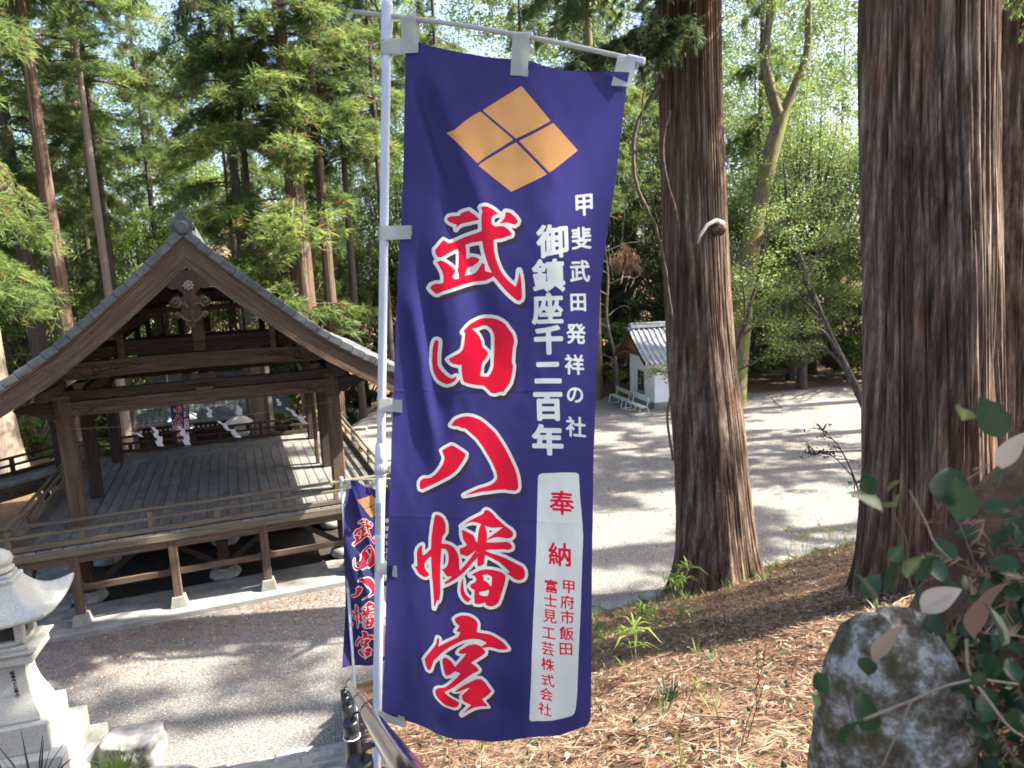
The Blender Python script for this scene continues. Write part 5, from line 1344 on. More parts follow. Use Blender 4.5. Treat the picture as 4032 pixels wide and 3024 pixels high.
for i, pth in enumerate(([(-17.6, 20.8, 13.6), (-16.2, 20.6, 13.3), (-15.0, 20.4, 12.2), (-14.2, 20.2, 10.9)], [(-17.6, 20.8, 12.0), (-16.0, 20.9, 11.6), (-14.6, 20.9, 10.4), (-13.6, 20.9, 9.1)], [(-17.6, 20.8, 11.2), (-16.9, 20.3, 10.6), (-15.9, 20.1, 9.6), (-15.2, 20, 8.7)], [(-17.7, 20.7, 14.6), (-18.3, 20.2, 14.2), (-18.6, 20.0, 13.2)])):
    dead_bough(rel(pth, o_), 60 + i, 46, .9, dt)
    spray_bough(rel([(p[0] + .3, p[1] - .3, p[2] + .25) for p in pth], o_), 160 + i, 26, .8, .16, .012, 8, dt, .6, base=.85)
# hanging vines between the flag and the middle cedar
def vine(pts, r, label, tuft=None):
    mb = MB(); C_ = cat_rom(pts, 40); rr = random.Random(int(r * 1e4))
    mb.tube([(p[0] + rr.uniform(-.008, .008), p[1], p[2] + rr.uniform(-.008, .008)) for p in C_], list(np.linspace(r, r * .55, 40)), 7)
    o = mb.build('hanging_vine', M['twig'], None, True)
    return tag(o, label, 'vine')
vine([(3.02, 14.2, 10.15), (2.55, 13.8, 9.45), (2.38, 13.5, 8.75), (2.45, 13.4, 8.15), (2.75, 13.4, 7.5), (2.95, 13.4, 6.6), (3.05, 13.4, 5.8)], .042, 'thick curving vine stem hanging beside the middle cedar')
vine([(3.15, 13.9, 9.6), (2.95, 13.6, 9.0), (2.98, 13.5, 8.4), (3.15, 13.4, 7.7), (3.2, 13.4, 7.2)], .026, 'thinner vine stem looped against the middle cedar trunk')
vine([(2.62, 13.6, 10.0), (2.5, 13.5, 9.2), (2.3, 13.5, 8.3), (2.15, 13.4, 7.4), (2.2, 13.4, 6.9)], .014, 'very thin vine hanging straight down beside the flag edge')
rng = np.random.default_rng(5)
Pd = np.array([2.2, 13.4, 6.98]) + rng.normal(0, .11, (90, 3)) * np.array([1, 1, .9]); V, F, idx = needles(Pd, np.tile([0, 0, -1.], (90, 1)), 6, .22, .014, rng, .6, .6)
tag(link('dead_tuft', np_mesh('dead_tuft', V, F, M['dead'], np.clip(.35 + .15 * rng.normal(size=90), 0, 1)[idx])), 'rusty dead needle tuft hanging on the thin vine by the flag', 'dead twig')

# forked mossy tree in the wood
def limb_tree(name, label, limbs, mat, leafspec=None, seed=0):
    base = limbs[0][0][0]
    t = thing(name, label, 'tree', tuple(base))
    for i, (pts, radii) in enumerate(limbs):
        pts = [tuple(Vector(p) - Vector(base)) for p in pts]
        V, Q = trunk_np(pts, radii, 22, 50, .10, 8, seed + i, .2 if i == 0 else 0, 4)
        link('trunk' if i == 0 else 'limb', np_mesh('limb', V, None, M[mat], None, True, Q), t)
    if leafspec:
        nleaf, L_, W_, mt_, reach, bs = leafspec; rng = np.random.default_rng(seed); PP = []; mb = MB()
        for i, (pts, radii) in enumerate(limbs):
            C_ = cat_rom([tuple(Vector(p) - Vector(base)) for p in pts], 30)
            for q in range(9 if i == 0 else 12):
                a = C_[int(rng.uniform(.35, 1) * 29)]; d = unit(rng.normal(size=3) * np.array([1, 1, .45])); L2_ = reach * rng.uniform(.4, 1.1)
                e = a + d * L2_; mdp = (a + e) / 2 + np.array([0, 0, .12 * L2_]); mb.tube([tuple(a), tuple(mdp), tuple(e)], [.014, .009, .003], 4, cap=False)
                n = int(nleaf * L2_ / reach); f = rng.uniform(.25, 1.05, n)[:, None]
                PP.append(a * (1 - f) + e * f + np.array([0, 0, .2 * L2_]) * f * (1 - f) + rng.normal(0, .17 * reach, (n, 3)) * np.array([1, 1, .55]))
        P = np.concatenate(PP); V, F, idx = leaves(P, np.tile([0, 0, 1.], (len(P), 1)), L_, W_, rng)
        link('crown', np_mesh('crown', V, F, M[mt_], np.clip(bs + .15 * rng.normal(size=len(P)), .06, 1)[idx]), t)
        link('twigs', tube_mesh(mb, 'twigs', M['twig']), t)['kind'] = 'stuff'
    return t
limb_tree('forked_tree', 'mossy forked tree trunk rising between the two big cedars', [([(10.3, 32.6, -.2), (10.7, 33.0, 3.5), (11.2, 33.4, 7), (12.3, 34.1, 11.2), (13.0, 34.5, 13.3)], [.50, .46, .42, .38, .34]),
    ([(12.9, 34.4, 13.0), (12.5, 34.7, 14.6), (12.3, 34.9, 16), (12.6, 35.1, 18.5), (12.3, 35.3, 22)], [.27, .25, .22, .18, .06]), ([(12.9, 34.5, 13.0), (13.6, 34.7, 14.5), (14.3, 35, 16.2), (14.4, 35.2, 19), (15, 35.5, 22)], [.2, .19, .17, .14, .05]),
    ([(11.1, 33.3, 6.8), (12.2, 33.0, 8.2), (13.6, 32.6, 8.6), (15.0, 32.4, 9.4)], [.14, .12, .09, .04])], 'bark_moss', (120, .15, .075, 'broad_leaf', 1.7, .42), 71)
limb_tree('leaning_tree', 'slender tree leaning left from behind the massive trunk, with low arching branches', [([(13.0, 24.2, -.1), (12.1, 24.5, 2.0), (11.0, 24.9, 4.5), (10.35, 25.2, 6.4), (9.9, 25.4, 8.0), (9.7, 25.5, 10)], [.15, .13, .115, .10, .08, .03]),
    ([(11.9, 24.6, 2.6), (10.9, 24.7, 3.6), (9.4, 24.7, 3.55), (8.0, 24.6, 3.0), (6.9, 24.5, 2.4)], [.06, .055, .045, .03, .01]), ([(11.6, 24.7, 3.2), (10.6, 24.2, 4.3), (9.3, 23.8, 4.4), (8.1, 23.5, 3.9)], [.05, .045, .035, .01]), ([(10.9, 24.9, 4.7), (9.7, 24.8, 5.7), (8.8, 24.7, 5.9), (8.0, 24.6, 6.4)], [.05, .045, .035, .01]), ([(10.4, 25.2, 6.2), (11.4, 25.0, 7.4), (12.0, 24.9, 8.6)], [.05, .04, .01])], 'bark_grey', (150, .095, .05, 'broad_leaf', 1.1, .55), 83)
limb_tree('leafy_shrub_tree', 'bright-leaved evergreen standing between the middle cedar and the massive trunk', [([(6.1, 21.5, 0), (6.2, 21.5, 2.0), (7.0, 21.4, 4.6), (8.1, 21.5, 8.6)], [.08, .07, .05, .02]),
    ([(6.7, 21.5, 3.8), (7.0, 21.2, 5.2), (6.7, 21.0, 7.0)], [.04, .03, .01]), ([(6.9, 21.5, 4.4), (8.8, 21.6, 6.0), (9.7, 21.7, 7.8)], [.04, .03, .01]), ([(7.1, 21.5, 5.0), (7.4, 20.9, 6.8), (7.4, 20.6, 8.4)], [.035, .025, .01])], 'bark_grey', (170, .085, .046, 'broad_leaf', 1.2, .66), 97)
limb_tree('broken_sapling', 'thin broken sapling with a leafy shoot in front of the hut', [([(5.5, 24.0, 0), (5.3, 24.0, 1.6), (5.6, 24.0, 2.9), (5.9, 24, 4.2)], [.05, .045, .035, .02]), ([(5.85, 24.0, 3.4), (5.3, 24.0, 3.1), (4.85, 24, 3.25)], [.02, .015, .006])], 'twig', (40, .10, .055, 'broad_leaf', .75, .72), 105)
# bare pale tree beside the hut
rr = random.Random(12); limbs = [([(5.5, 36.6, 0), (5.4, 36.6, 2), (5.0, 36.6, 4), (5.1, 36.6, 6.2), (4.9, 36.6, 8.4)], [.10, .09, .075, .05, .015])]
for i in range(13):
    z = .8 + i * .55; s_ = -1 if i % 3 else 1; L_ = rr.uniform(1.0, 2.2)
    p = np.interp(z, [0, 2, 4, 6.2, 8.4], [5.5, 5.4, 5.0, 5.1, 4.9])
    limbs.append(([(p, 36.6, z), (p + s_ * L_ * .45, 36.5 + rr.uniform(-.4, .4), z + .35), (p + s_ * L_ * .8, 36.4, z + rr.uniform(.2, .9)), (p + s_ * L_ * 1.1, 36.3, z + rr.uniform(.3, 1.5))], [.035, .026, .018, .006]))
limb_tree('bare_tree', 'leafless pale-branched small tree beside the white hut', limbs, 'bark_pale', None, 121)

# ================================================================== HUT AND BENCHES
HY = R(11.4)
hut = thing('plaster_hut', 'small white plaster hut with silver tiled gable roof across the yard', 'hut', (6.62, 32.6, 0), HY)
GWD, HL, EZ, RZ = 3.15, 2.7, 2.42, 3.62
def hp(n, mb, mat, bevel=0.0, parent=None, fix=False): return mb.build(n, mat, parent or hut, False, bevel, fix)
mb = MB(); mb.prism([(0, .32), (GWD, .32), (GWD, EZ), (GWD / 2, RZ - .12), (0, EZ)], lambda a, b, s_: (HL * s_, a, b)); hp('wall', mb, M['white_wall'], fix=True)
hp('plinth', MB().box(-.03, HL + .03, -.03, GWD + .03, -.05, .318), M['concrete'], .01)
wz0, wz1 = .62, 1.60
win = hp('window', MB().box(-.012, .02, 1.30, 2.0, wz0, wz1), surf('dark_window_glass', [(.3, (.03, .035, .035)), (.7, (.06, .065, .06))], 2, rough=.12, bump=0, spec=.5))
fm = surf('bronze_window_frame', [(.3, (.12, .10, .075)), (.7, (.17, .15, .11))], 4, bump=0, rough=.5)
for y0, y1, z0, z1 in ((1.26, 1.30, wz0 - .04, wz1 + .04), (2.0, 2.04, wz0 - .04, wz1 + .04), (1.30, 2.0, wz1, wz1 + .04), (1.635, 1.665, wz0, wz1)):
    mb = MB().box(-.04, .022, y0, y1, z0, z1); mb.build('frame', fm, win)
mb = MB().box(-.07, .022, 1.22, 2.08, wz0 - .085, wz0 - .042); mb.build('sill', fm, win)
v = hp('vent', MB().box(.72, 1.30, -.035, .0, .40, .66), surf('grey_vent', [(.3, (.20, .20, .19)), (.7, (.26, .26, .25))], 3, bump=0))
for i in range(6): MB().box(.75, 1.27, -.05, -.037, .425 + .037 * i, .442 + .037 * i).build('slat', fm, v)
ow = woodmat('orange_gable_wood', 1, [(.25, (.14, .055, .022)), (.6, (.30, .13, .055)), (.85, (.42, .20, .09))])
# roof: concave slopes in rows of waved tiles
def hr(d): return RZ + .10 - .86 * d + .085 * d * d
OV = .62
for sg in (-1, 1):
    mb = MB(); dd = np.linspace(0, 2.02, 12)
    pl = [(GWD / 2 + sg * d, hr(d) - .05) for d in dd] + [(GWD / 2 + sg * d, hr(d) - .12) for d in dd[::-1]]
    mb.prism(pl, lambda a, b, s_: (-OV + (HL + 2 * OV) * s_, a, b)); deck = hp('roof_deck', mb, ow, fix=True)
    V = []; Q = []; xs = np.linspace(-OV - .04, HL + OV + .04, 280); ph = np.mod(xs / .265, 1.0)
    wv = .045 * np.sin(2 * np.pi * ph) * (ph < .62) + .02 * np.sin(2 * np.pi * ph)
    d = 0.08
    while d < 2.0:
        o = len(V); n = len(xs)
        for q, dz in ((d, -.012), (d + .245, .022), (d + .25, -.03)):
            for x, w_ in zip(xs, wv): V.append((x, GWD / 2 + sg * q, hr(q) + dz + w_))
        for r_ in range(2):
            for j in range(n - 1): Q.append((o + r_ * n + j, o + r_ * n + j + 1, o + (r_ + 1) * n + j + 1, o + (r_ + 1) * n + j))
        d += .225
    ot = link('roof_tiles', np_mesh('roof_tiles', V, None, M['silver_tile'], None, True, np.array(Q)), deck); ot['kind'] = 'stuff'
    pl = [(GWD / 2 + sg * d, hr(d) - .03) for d in dd] + [(GWD / 2 + sg * d, hr(d) - .20) for d in dd[::-1]]
    for x0 in (-OV - .05, HL + OV + .01): mb = MB(); mb.prism(pl, lambda a, b, s_: (x0 + .04 * s_, a, b)); hp('bargeboard', mb, M['dark_y'], fix=True)
for z, w, r_ in ((hr(0) + .02, .15, 0), (hr(0) + .09, .12, 0)): hp('ridge_course', MB().box(-OV + .05, HL + OV - .05, GWD / 2 - w, GWD / 2 + w, z - .035, z + .03), M['silver_tile'], .008)
mb = MB(); mb.tube([(-OV - .02, GWD / 2, hr(0) + .16), (HL + OV, GWD / 2, hr(0) + .16)], .075, 12); rc = mb.build('ridge_cap', M['silver_tile'], hut, True)
for i in range(13): mb = MB(); x = -OV + .1 + i * .29; mb.tube([(x, GWD / 2, hr(0) + .16), (x + .03, GWD / 2, hr(0) + .16)], .085, 12); mb.build('ridge_joint', M['silver_tile'], rc)
mb = MB(); mb.tube([(-OV - .10, GWD / 2, hr(0) - .03), (-OV + .1, GWD / 2, hr(0) - .03)], .085, 12); mb.build('round_end_tile', M['silver_tile'], hut, True)
hp('gable_beam', MB().box(-.50, .05, .05, .20, EZ + .02, EZ + .18), M['wood_x']); hp('gable_beam', MB().box(-.50, .05, GWD - .2, GWD - .05, EZ + .02, EZ + .18), M['wood_x'])
hp('gable_beam', MB().box(-.44, -.32, .2, GWD - .2, EZ + .03, EZ + .17), M['wood_y']); hp('gable_beam', MB().box(-.5, .05, GWD / 2 - .07, GWD / 2 + .07, RZ - .36, RZ - .22), M['wood_x'])
mb = MB(); mb.prism([(.1, EZ + .18), (GWD - .1, EZ + .18), (GWD / 2, RZ - .1)], lambda a, b, s_: (-.30 + .03 * s_, a, b)); hp('gable_board', mb, ow, fix=True)

def paint(name, c):
    return surf(name, [(.3, tuple(x * .6 for x in c)), (.55, c), (.8, tuple(min(1, x * 1.12) for x in c))], 3, bump=.2, bdist=.003, over=((.36, .30, .10), 5, .52, .68))
PG, PB, PY = paint('flaking_green_paint', (.42, .52, .43)), paint('flaking_pale_blue_paint', (.46, .58, .60)), paint('flaking_yellow_green_paint', (.44, .47, .27))
WT = surf('white_painted_tube', [(.3, (.60, .61, .58)), (.7, (.72, .73, .70))], 6, bump=0, rough=.5)
def bench(x, y, yaw, label, backm, seatm, L_=1.75):
    t = thing('park_bench', label, 'bench', (x, y, 0), yaw)   # local y runs along the bench, x towards the wall
    for i, xs in enumerate((.04, .20)): MB().box(xs, xs + .145, 0, L_, .405, .43).build('seat_board', seatm, t, bevel=.006)
    MB().beam((.43, 0, .72), (.43, L_, .72), .03, .22, up=(-.25, 0, 1)).build('backrest_board', backm, t, bevel=.006)
    for yy in (.12, L_ - .12):
        mb = MB(); mb.tube([tuple(p) for p in cat_rom([(.05, yy, .40), (.02, yy, .22), (.0, yy, .03), (.10, yy, .018), (.30, yy, .018), (.50, yy, .03), (.47, yy, .20), (.38, yy, .40), (.42, yy, .60), (.47, yy, .84)], 30)], .017, 8); mb.build('leg_frame', WT, t, True)
        mb = MB(); mb.tube([(.06, yy, .39), (.38, yy, .39)], .014, 8); mb.build('seat_bracket', WT, t, True)
    mb = MB(); mb.tube([(.25, .12, .36), (.25, L_ - .12, .36)], .012, 8); mb.build('stretcher', WT, t, True)
bench(5.66, 31.05, R(14), 'weathered bench with a pale blue backrest beside the corner of the white hut', PB, PG, 1.8)
bench(5.16, 33.0, R(14), 'weathered bench with a yellow-green backrest under the window of the white hut', PY, PG, 1.75)

# ================================================================== GATE HALL BEYOND THE STAGE
gate = thing('shrine_hall', 'dark shrine hall with grey tiled roof lower down behind the stage', 'building', (-17.2, 40.0, float(g_z(-17.2, 40))), R(18))
def gp(n, mb, mat, fix=False): return mb.build(n, mat, gate, fix=fix)
gp('wall', MB().box(-3.2, 3.2, .0, 4, 0, 3.1), M['dark_z'])
for x in (-3.3, -1.1, 1.1, 3.3): gp('post', MB().box(x - .14, x + .14, -.25, .02, 0, 3.2), M['wood_z'])
gp('beam', MB().box(-3.6, 3.6, -.3, -.06, 2.75, 3.05), M['wood_x'])
mb = MB()
for i in range(34): mb.tube([(-4.0 + i * .24, -1.05, 3.0), (-4.0 + i * .24, -1.10, 3.0)], .05, 8)
o = gp('rafter_ends', mb, WT); o['kind'] = 'stuff'
for sg in (-1, 1):
    V = []; Q = []; xs = np.linspace(-4.3, 4.3, 240); wv = .05 * np.abs(np.sin(np.pi * xs / .3)); d = .0
    gr = lambda d: 5.3 - .82 * d + .06 * d * d
    while d < 3.1:
        o = len(V); n = len(xs)
        for q, dz in ((d, -.01), (d + .27, .03), (d + .275, -.05)):
            for x, w_ in zip(xs, wv): V.append((x, 2 + sg * q, gr(q) + dz + w_))
        for r_ in range(2):
            for j in range(n - 1): Q.append((o + r_ * n + j, o + r_ * n + j + 1, o + (r_ + 1) * n + j + 1, o + (r_ + 1) * n + j))
        d += .25
    o = link('roof_tiles', np_mesh('roof_tiles', V, None, M['roof_tile'], None, True, np.array(Q)), gate); o['kind'] = 'stuff'
gp('ridge', MB().box(-4.2, 4.2, 1.8, 2.2, 5.25, 5.6), M['roof_tile'])
gp('step', MB().box(-2, 2, -1.4, 0, -.2, .25), M['concrete'])

# pale stone lantern far behind the stage and the marker post
def small_lantern(x, y, label):
    t = thing('stone_lantern', label, 'lantern', (x, y, float(g_z(x, y))), .4)
    pale = M['granite']
    mb = MB(); mb.frust(0, 0, 0, .3, .5, .5, .45, .45); mb.build('base', pale, t, bevel=.02)
    mb = MB(); mb.lathe([(.3, .3), (.2, .5), (.17, 1.0), (.2, 1.5), (.3, 1.62)], 12); mb.build('shaft', pale, t, True)
    mb = MB(); mb.frust(0, 0, 1.62, 1.85, .3, .3, .42, .42); mb.build('platform', pale, t, bevel=.01)
    mb = MB(); mb.box(-.26, .26, -.26, .26, 1.852, 2.3); mb.build('light_box', pale, t)
    mb = MB(); mb.frust(0, 0, 2.302, 2.65, .62, .62, .14, .14); mb.build('roof', pale, t)
    mb = MB(); mb.lathe([(.12, 2.65), (.17, 2.75), (.14, 2.88), (.02, 3.02)], 12); mb.build('finial', pale, t, True)
small_lantern(-13.4, 34.2, 'sunlit pale stone lantern behind the stage railing')
small_lantern(-15.6, 33.0, 'sunlit pale stone lantern beside the distant banner')
mp = thing('marker_post', 'white wooden marker post with black vertical writing behind the flag pole', 'signpost', (-4.32, 25.5, 0), 0)
MB().box(-.10, .10, -.07, .07, 0, 2.35).build('post', surf('cream_painted_wood', [(.3, (.50, .48, .40)), (.7, (.62, .60, .52))], 4, (8, 8, 1)), mp, bevel=.01)
MB().frust(0, 0, 2.352, 2.46, .11, .08, .02, .02).build('cap', M['dark_z'], mp)
def text_mesh(name, s_, size, mat, parent, loc, rot, vertical=True, depth=.004, gap=1.06):
    mb = MB()
    for i, ch in enumerate(s_):
        cu = bpy.data.curves.new('glyph', 'FONT'); cu.body = ch; cu.extrude = depth / 2 / size; cu.offset = .012
        o = bpy.data.objects.new('glyph', cu); COL.objects.link(o); bpy.context.view_layer.update()
        me = o.to_mesh(); v = np.array([w.co[:] for w in me.vertices]); c = (v.min(0) + v.max(0)) / 2
        v[:, :2] = (v[:, :2] - c[:2]) * size; v[:, 2] *= size; v[:, 1] -= i * size * gap
        mb.add([tuple(p) for p in v], [tuple(p.vertices) for p in me.polygons])
        o.to_mesh_clear(); bpy.data.objects.remove(o); bpy.data.curves.remove(cu)
    o = mb.build(name, mat, parent); o.location = loc; o.rotation_euler = rot
    return o
text_mesh('lettering', '武田八幡宮', .19, M['ink'], mp, (0, -.073, 2.0), (R(90), 0, 0), gap=1.35)

# ================================================================== STONE LANTERN
LY = R(16.2)
lan = thing('stone_lantern', 'large pale granite lantern on stepped base beside the stone stairs', 'lantern', (-6.86, 8.92, 0), LY)
def lp(n, mb, bevel=.012, smooth=False, mat=None, fix=False): return mb.build(n, mat or M['granite'], lan, smooth, bevel, fix)
lp('base_step', MB().box(-.77, .77, -.77, .77, -.1, .34)); lp('base_step', MB().box(-.59, .59, -.59, .59, .342, .79)); lp('base_step', MB().box(-.41, .41, -.41, .41, .792, 1.20))
def sq_loft(rings, n=10, mat=None, name='shaft', corner=None):
    """square section lofted through (half, z); optional corner lift per ring"""
    mb = MB(); vs = []; per = 4 * n
    for h, z, lift in rings:
        for k in range(per):
            sd, t = divmod(k, n); t = t / n * 2 - 1
            x, y = ((t * h, -h), (h, t * h), (-t * h, h), (-h, -t * h))[sd]
            vs.append((x, y, z + lift * abs(t) ** 2.6))
    fs = []
    for i in range(len(rings) - 1):
        for k in range(per): fs.append((i * per + k, i * per + (k + 1) % per, (i + 1) * per + (k + 1) % per, (i + 1) * per + k))
    fs.append(tuple(range(per - 1, -1, -1))); fs.append(tuple((len(rings) - 1) * per + k for k in range(per)))
    mb.add(vs, fs); return mb
lp('shaft_foot', MB().box(-.315, .315, -.315, .315, 1.203, 1.255))
rings = [(.305 - .135 * math.sin(min(1, t * 1.25) * math.pi / 2) ** 1.1 + .05 * max(0, t - .75) * 2, 1.257 + .80 * t, 0) for t in np.linspace(0, 1, 14)]
sh = lp('shaft', sq_loft(rings), 0, False, fix=True)
text_mesh('inscription', '昭和六十二年八月吉日', .052, M['ink'], sh, (.055, -.262, 1.93), (R(97), 0, 0), depth=.02, gap=1.12)
lp('platform', MB().box(-.335, .335, -.335, .335, 2.06, 2.17)); lp('platform', MB().frust(0, 0, 2.172, 2.245, .335, .335, .40, .40)); lp('platform', MB().box(-.30, .30, -.30, .30, 2.247, 2.30))
for sx in (-1, 1):
    for sy in (-1, 1): lp('light_box_post', MB().box(sx * .19 - .055, sx * .19 + .055, sy * .19 - .055, sy * .19 + .055, 2.302, 2.70))
lp('light_box_sill', MB().box(-.245, .245, -.245, .245, 2.302, 2.36)); lp('light_box_lintel', MB().box(-.25, .25, -.25, .25, 2.70, 2.76))
lp('light_box_core', MB().box(-.17, .17, -.17, .17, 2.362, 2.698), 0, mat=M['ink'])
rr_ = [(.60, 2.735, .05), (.655, 2.75, .10), (.65, 2.79, .11)] + [(.65 - .46 * t ** .75, 2.79 + .05 * t + .33 * t ** 1.9, .11 * (1 - t) ** 2.2) for t in np.linspace(.06, 1, 14)]
lp('roof', sq_loft(rr_, 14), 0, True, fix=True)
lp('finial_base', MB().box(-.20, .20, -.20, .20, 3.165, 3.225)); lp('finial_base', MB().box(-.155, .155, -.155, .155, 3.227, 3.28))
mb = MB(); mb.lathe([(.10, 3.28), (.17, 3.31), (.175, 3.35), (.12, 3.37), (.12, 3.39), (.16, 3.41), (.175, 3.47), (.15, 3.54), (.08, 3.60), (.01, 3.65)], 20); lp('finial', mb, 0, True)
lan.scale = (1, 1, .965)

# boulders and stones
def boulder(name, label, loc, rad, seed, mat, sub=4, rough=.22, cat='rock', flat=None):
    bm = bmesh.new(); bmesh.ops.create_icosphere(bm, subdivisions=sub, radius=1.0)
    v = np.array([w.co[:] for w in bm.verts])
    n = vnoise(v[:, 0] * 1.3 + 5, v[:, 1] * 1.3 + 5, v[:, 2] * 1.3 + 5, seed) * rough + vnoise(v[:, 0] * 3 + 5, v[:, 1] * 3 + 5, v[:, 2] * 3 + 5, seed + 1) * rough * .5 + vnoise(v[:, 0] * 8 + 9, v[:, 1] * 8 + 9, v[:, 2] * 8 + 9, seed + 2) * rough * .16
    q = v * (1 + n)[:, None]
    q = np.sign(q) * np.abs(q) ** .8
    if flat: q[:, 2] = np.minimum(q[:, 2], flat + .1 * n)
    q = q * np.array(rad)
    for w, p in zip(bm.verts, q): w.co = p
    me = bpy.data.meshes.new(name); bm.to_mesh(me); bm.free(); me.materials.append(mat)
    me.polygons.foreach_set('use_smooth', [sub >= 4] * len(me.polygons))
    o = link(name, me, None, loc); return tag(o, label, cat)
boulder('rock', 'angular grey-white rock beside the lantern steps', (-5.62, 9.2, .20), (.36, .34, .42), 3, M['rock'], 5, .36, flat=.72)
boulder('rock', 'low flat rock at the foot of the stone stairs', (-4.95, 8.75, .08), (.45, .3, .2), 8, M['rock'], 3, .3)

# ================================================================== HANDRAIL
rail = thing('handrail', 'stainless steel handrail on black posts running down beside the flags', 'handrail', (-.182, .945, 6.162))
ra, rb_ = Vector((-.182, .945, 6.162)), Vector((-1.676, 6.253, 3.024)); rd = (rb_ - ra)
RP = lambda t: rd * t
mb = MB(); mb.tube([RP(-.16), RP(.0), RP(.3), RP(.7), RP(1.0), RP(1.008) + Vector((0, 0, -.01))], [.0225] * 5 + [.014], 28); mb.build('tube', M['steel'], rail, True)
side = Vector((-.963, -.271, 0))
for t in (-.12, .10, .31, .52, .73, .955):
    c = RP(t) + side * .052; zt = c.z - .055
    mb = MB(); prof_ = [(.030, zt - 1.25), (.030, zt - .055), (.0312, zt - .054), (.0312, zt - .012), (.029, zt - .003), (.022, zt)]
    mb.lathe(prof_, 24, 0, (c.x, c.y)); mb.build('post', M['black_pipe'], rail, True)
    mb = MB(); mb.tube([c + Vector((0, 0, -.075)), c + Vector((.01, .003, -.03)), RP(t) + Vector((0, 0, -.024))], .0055, 8); mb.build('bracket', M['black_pipe'], rail, True)
c = RP(.31) + side * .052
def hoop(name, cen, ax_, r, th, mat, label, cat='cable tie'):
    ax_ = Vector(ax_).normalized(); u = ax_.orthogonal().normalized(); w = ax_.cross(u); mb = MB()
    pts = [cen + (u * math.cos(a) + w * math.sin(a)) * r for a in np.linspace(0, 2 * math.pi, 25)]
    mb.tube(pts, th, 6, cap=False); o = mb.build(name, mat, None, True); return tag(o, label, cat)
WTIE = surf('white_nylon', [(.3, (.72, .72, .70)), (.7, (.78, .78, .76))], 3, bump=0)
hoop('cable_tie', ra + RP(.31) + side * .052 + Vector((0, 0, -.125)), (0, 0, 1), .0325, .0025, WTIE, 'white cable tie round a black handrail post')
for t, lb in ((.235, 'black cable tie holding the big flag pole to the steel rail'), (.40, 'black cable tie further down the steel rail'), (.985, 'black cable tie at the lower end of the steel rail')):
    hoop('cable_tie', ra + RP(t) + Vector((.008, 0, 0)), rd, .030, .0022, M['black_pipe'], lb)
IVY=[((0.711, 1.012, 6.607), 0.051, 'g'),((0.541, 1.029, 6.522), 0.032, 'g'),((0.551, 1.013, 6.532), 0.024, 'y'),((0.553, 1.03, 6.493), 0.045, 'p'),((0.576, 1.034, 6.5), 0.037, 'p'),((0.622, 0.98, 6.517), 0.058, 'g'),((0.629, 0.971, 6.499), 0.054, 'g'),((0.747, 1.058, 6.515), 0.037, 'g'),((0.543, 0.986, 6.435), 0.024, 'g'),((0.565, 0.979, 6.411), 0.031, 'y'),((0.586, 1.047, 6.354), 0.046, 'g'),((0.529, 0.996, 6.368), 0.036, 'g'),((0.531, 1.032, 6.36), 0.033, 'g'),((0.602, 1.0, 6.391), 0.036, 'g'),((0.643, 1.016, 6.385), 0.037, 'g'),((0.442, 0.945, 6.256), 0.031, 'g'),((0.489, 0.99, 6.229), 0.031, 'g'),((0.52, 1.0, 6.151), 0.054, 'g'),((0.479, 0.966, 6.155), 0.044, 'g'),((0.448, 0.995, 6.196), 0.025, 'p'),((0.525, 0.996, 6.246), 0.033, 'g'),((0.689, 0.946, 6.316), 0.05, 'g'),((0.7, 0.992, 6.165), 0.037, 'g'),((0.746, 0.975, 6.167), 0.032, 'g'),((0.661, 0.959, 6.247), 0.024, 'g'),((0.643, 0.996, 6.64), 0.035, 'y'),((0.769, 1.054, 6.478), 0.033, 'g'),]
STEMS=[[(0.672, 0.998, 6.299), (0.672, 0.991, 6.26), (0.684, 0.988, 6.242), (0.747, 0.986, 6.229)],
[(0.584, 0.983, 6.211), (0.557, 0.974, 6.157), (0.537, 0.967, 6.116)],
[(0.512, 0.979, 6.186), (0.584, 0.983, 6.211), (0.634, 0.986, 6.23), (0.68, 0.988, 6.239)],
[(0.684, 0.987, 6.232), (0.727, 0.976, 6.171), (0.753, 0.973, 6.149)],
[(0.693, 1.04, 6.552), (0.718, 1.041, 6.558), (0.671, 1.036, 6.532)],
[(0.595, 1.035, 6.525), (0.619, 1.027, 6.475), (0.629, 1.022, 6.447), (0.658, 1.017, 6.414)],
[(0.569, 1.029, 6.491), (0.587, 1.023, 6.452), (0.589, 1.017, 6.414), (0.593, 1.004, 6.34)],
[(0.706, 1.048, 6.601), (0.715, 1.054, 6.639), (0.733, 1.056, 6.652), (0.75, 1.053, 6.63)],
[(0.654, 1.031, 6.498), (0.672, 1.025, 6.463), (0.691, 1.015, 6.406)],
[(0.508, 0.976, 6.169), (0.52, 0.97, 6.134), (0.523, 0.967, 6.113)],
[(0.487, 0.986, 6.231), (0.497, 0.976, 6.17)],
[(0.535, 1.008, 6.362), (0.546, 1.002, 6.325)],
]

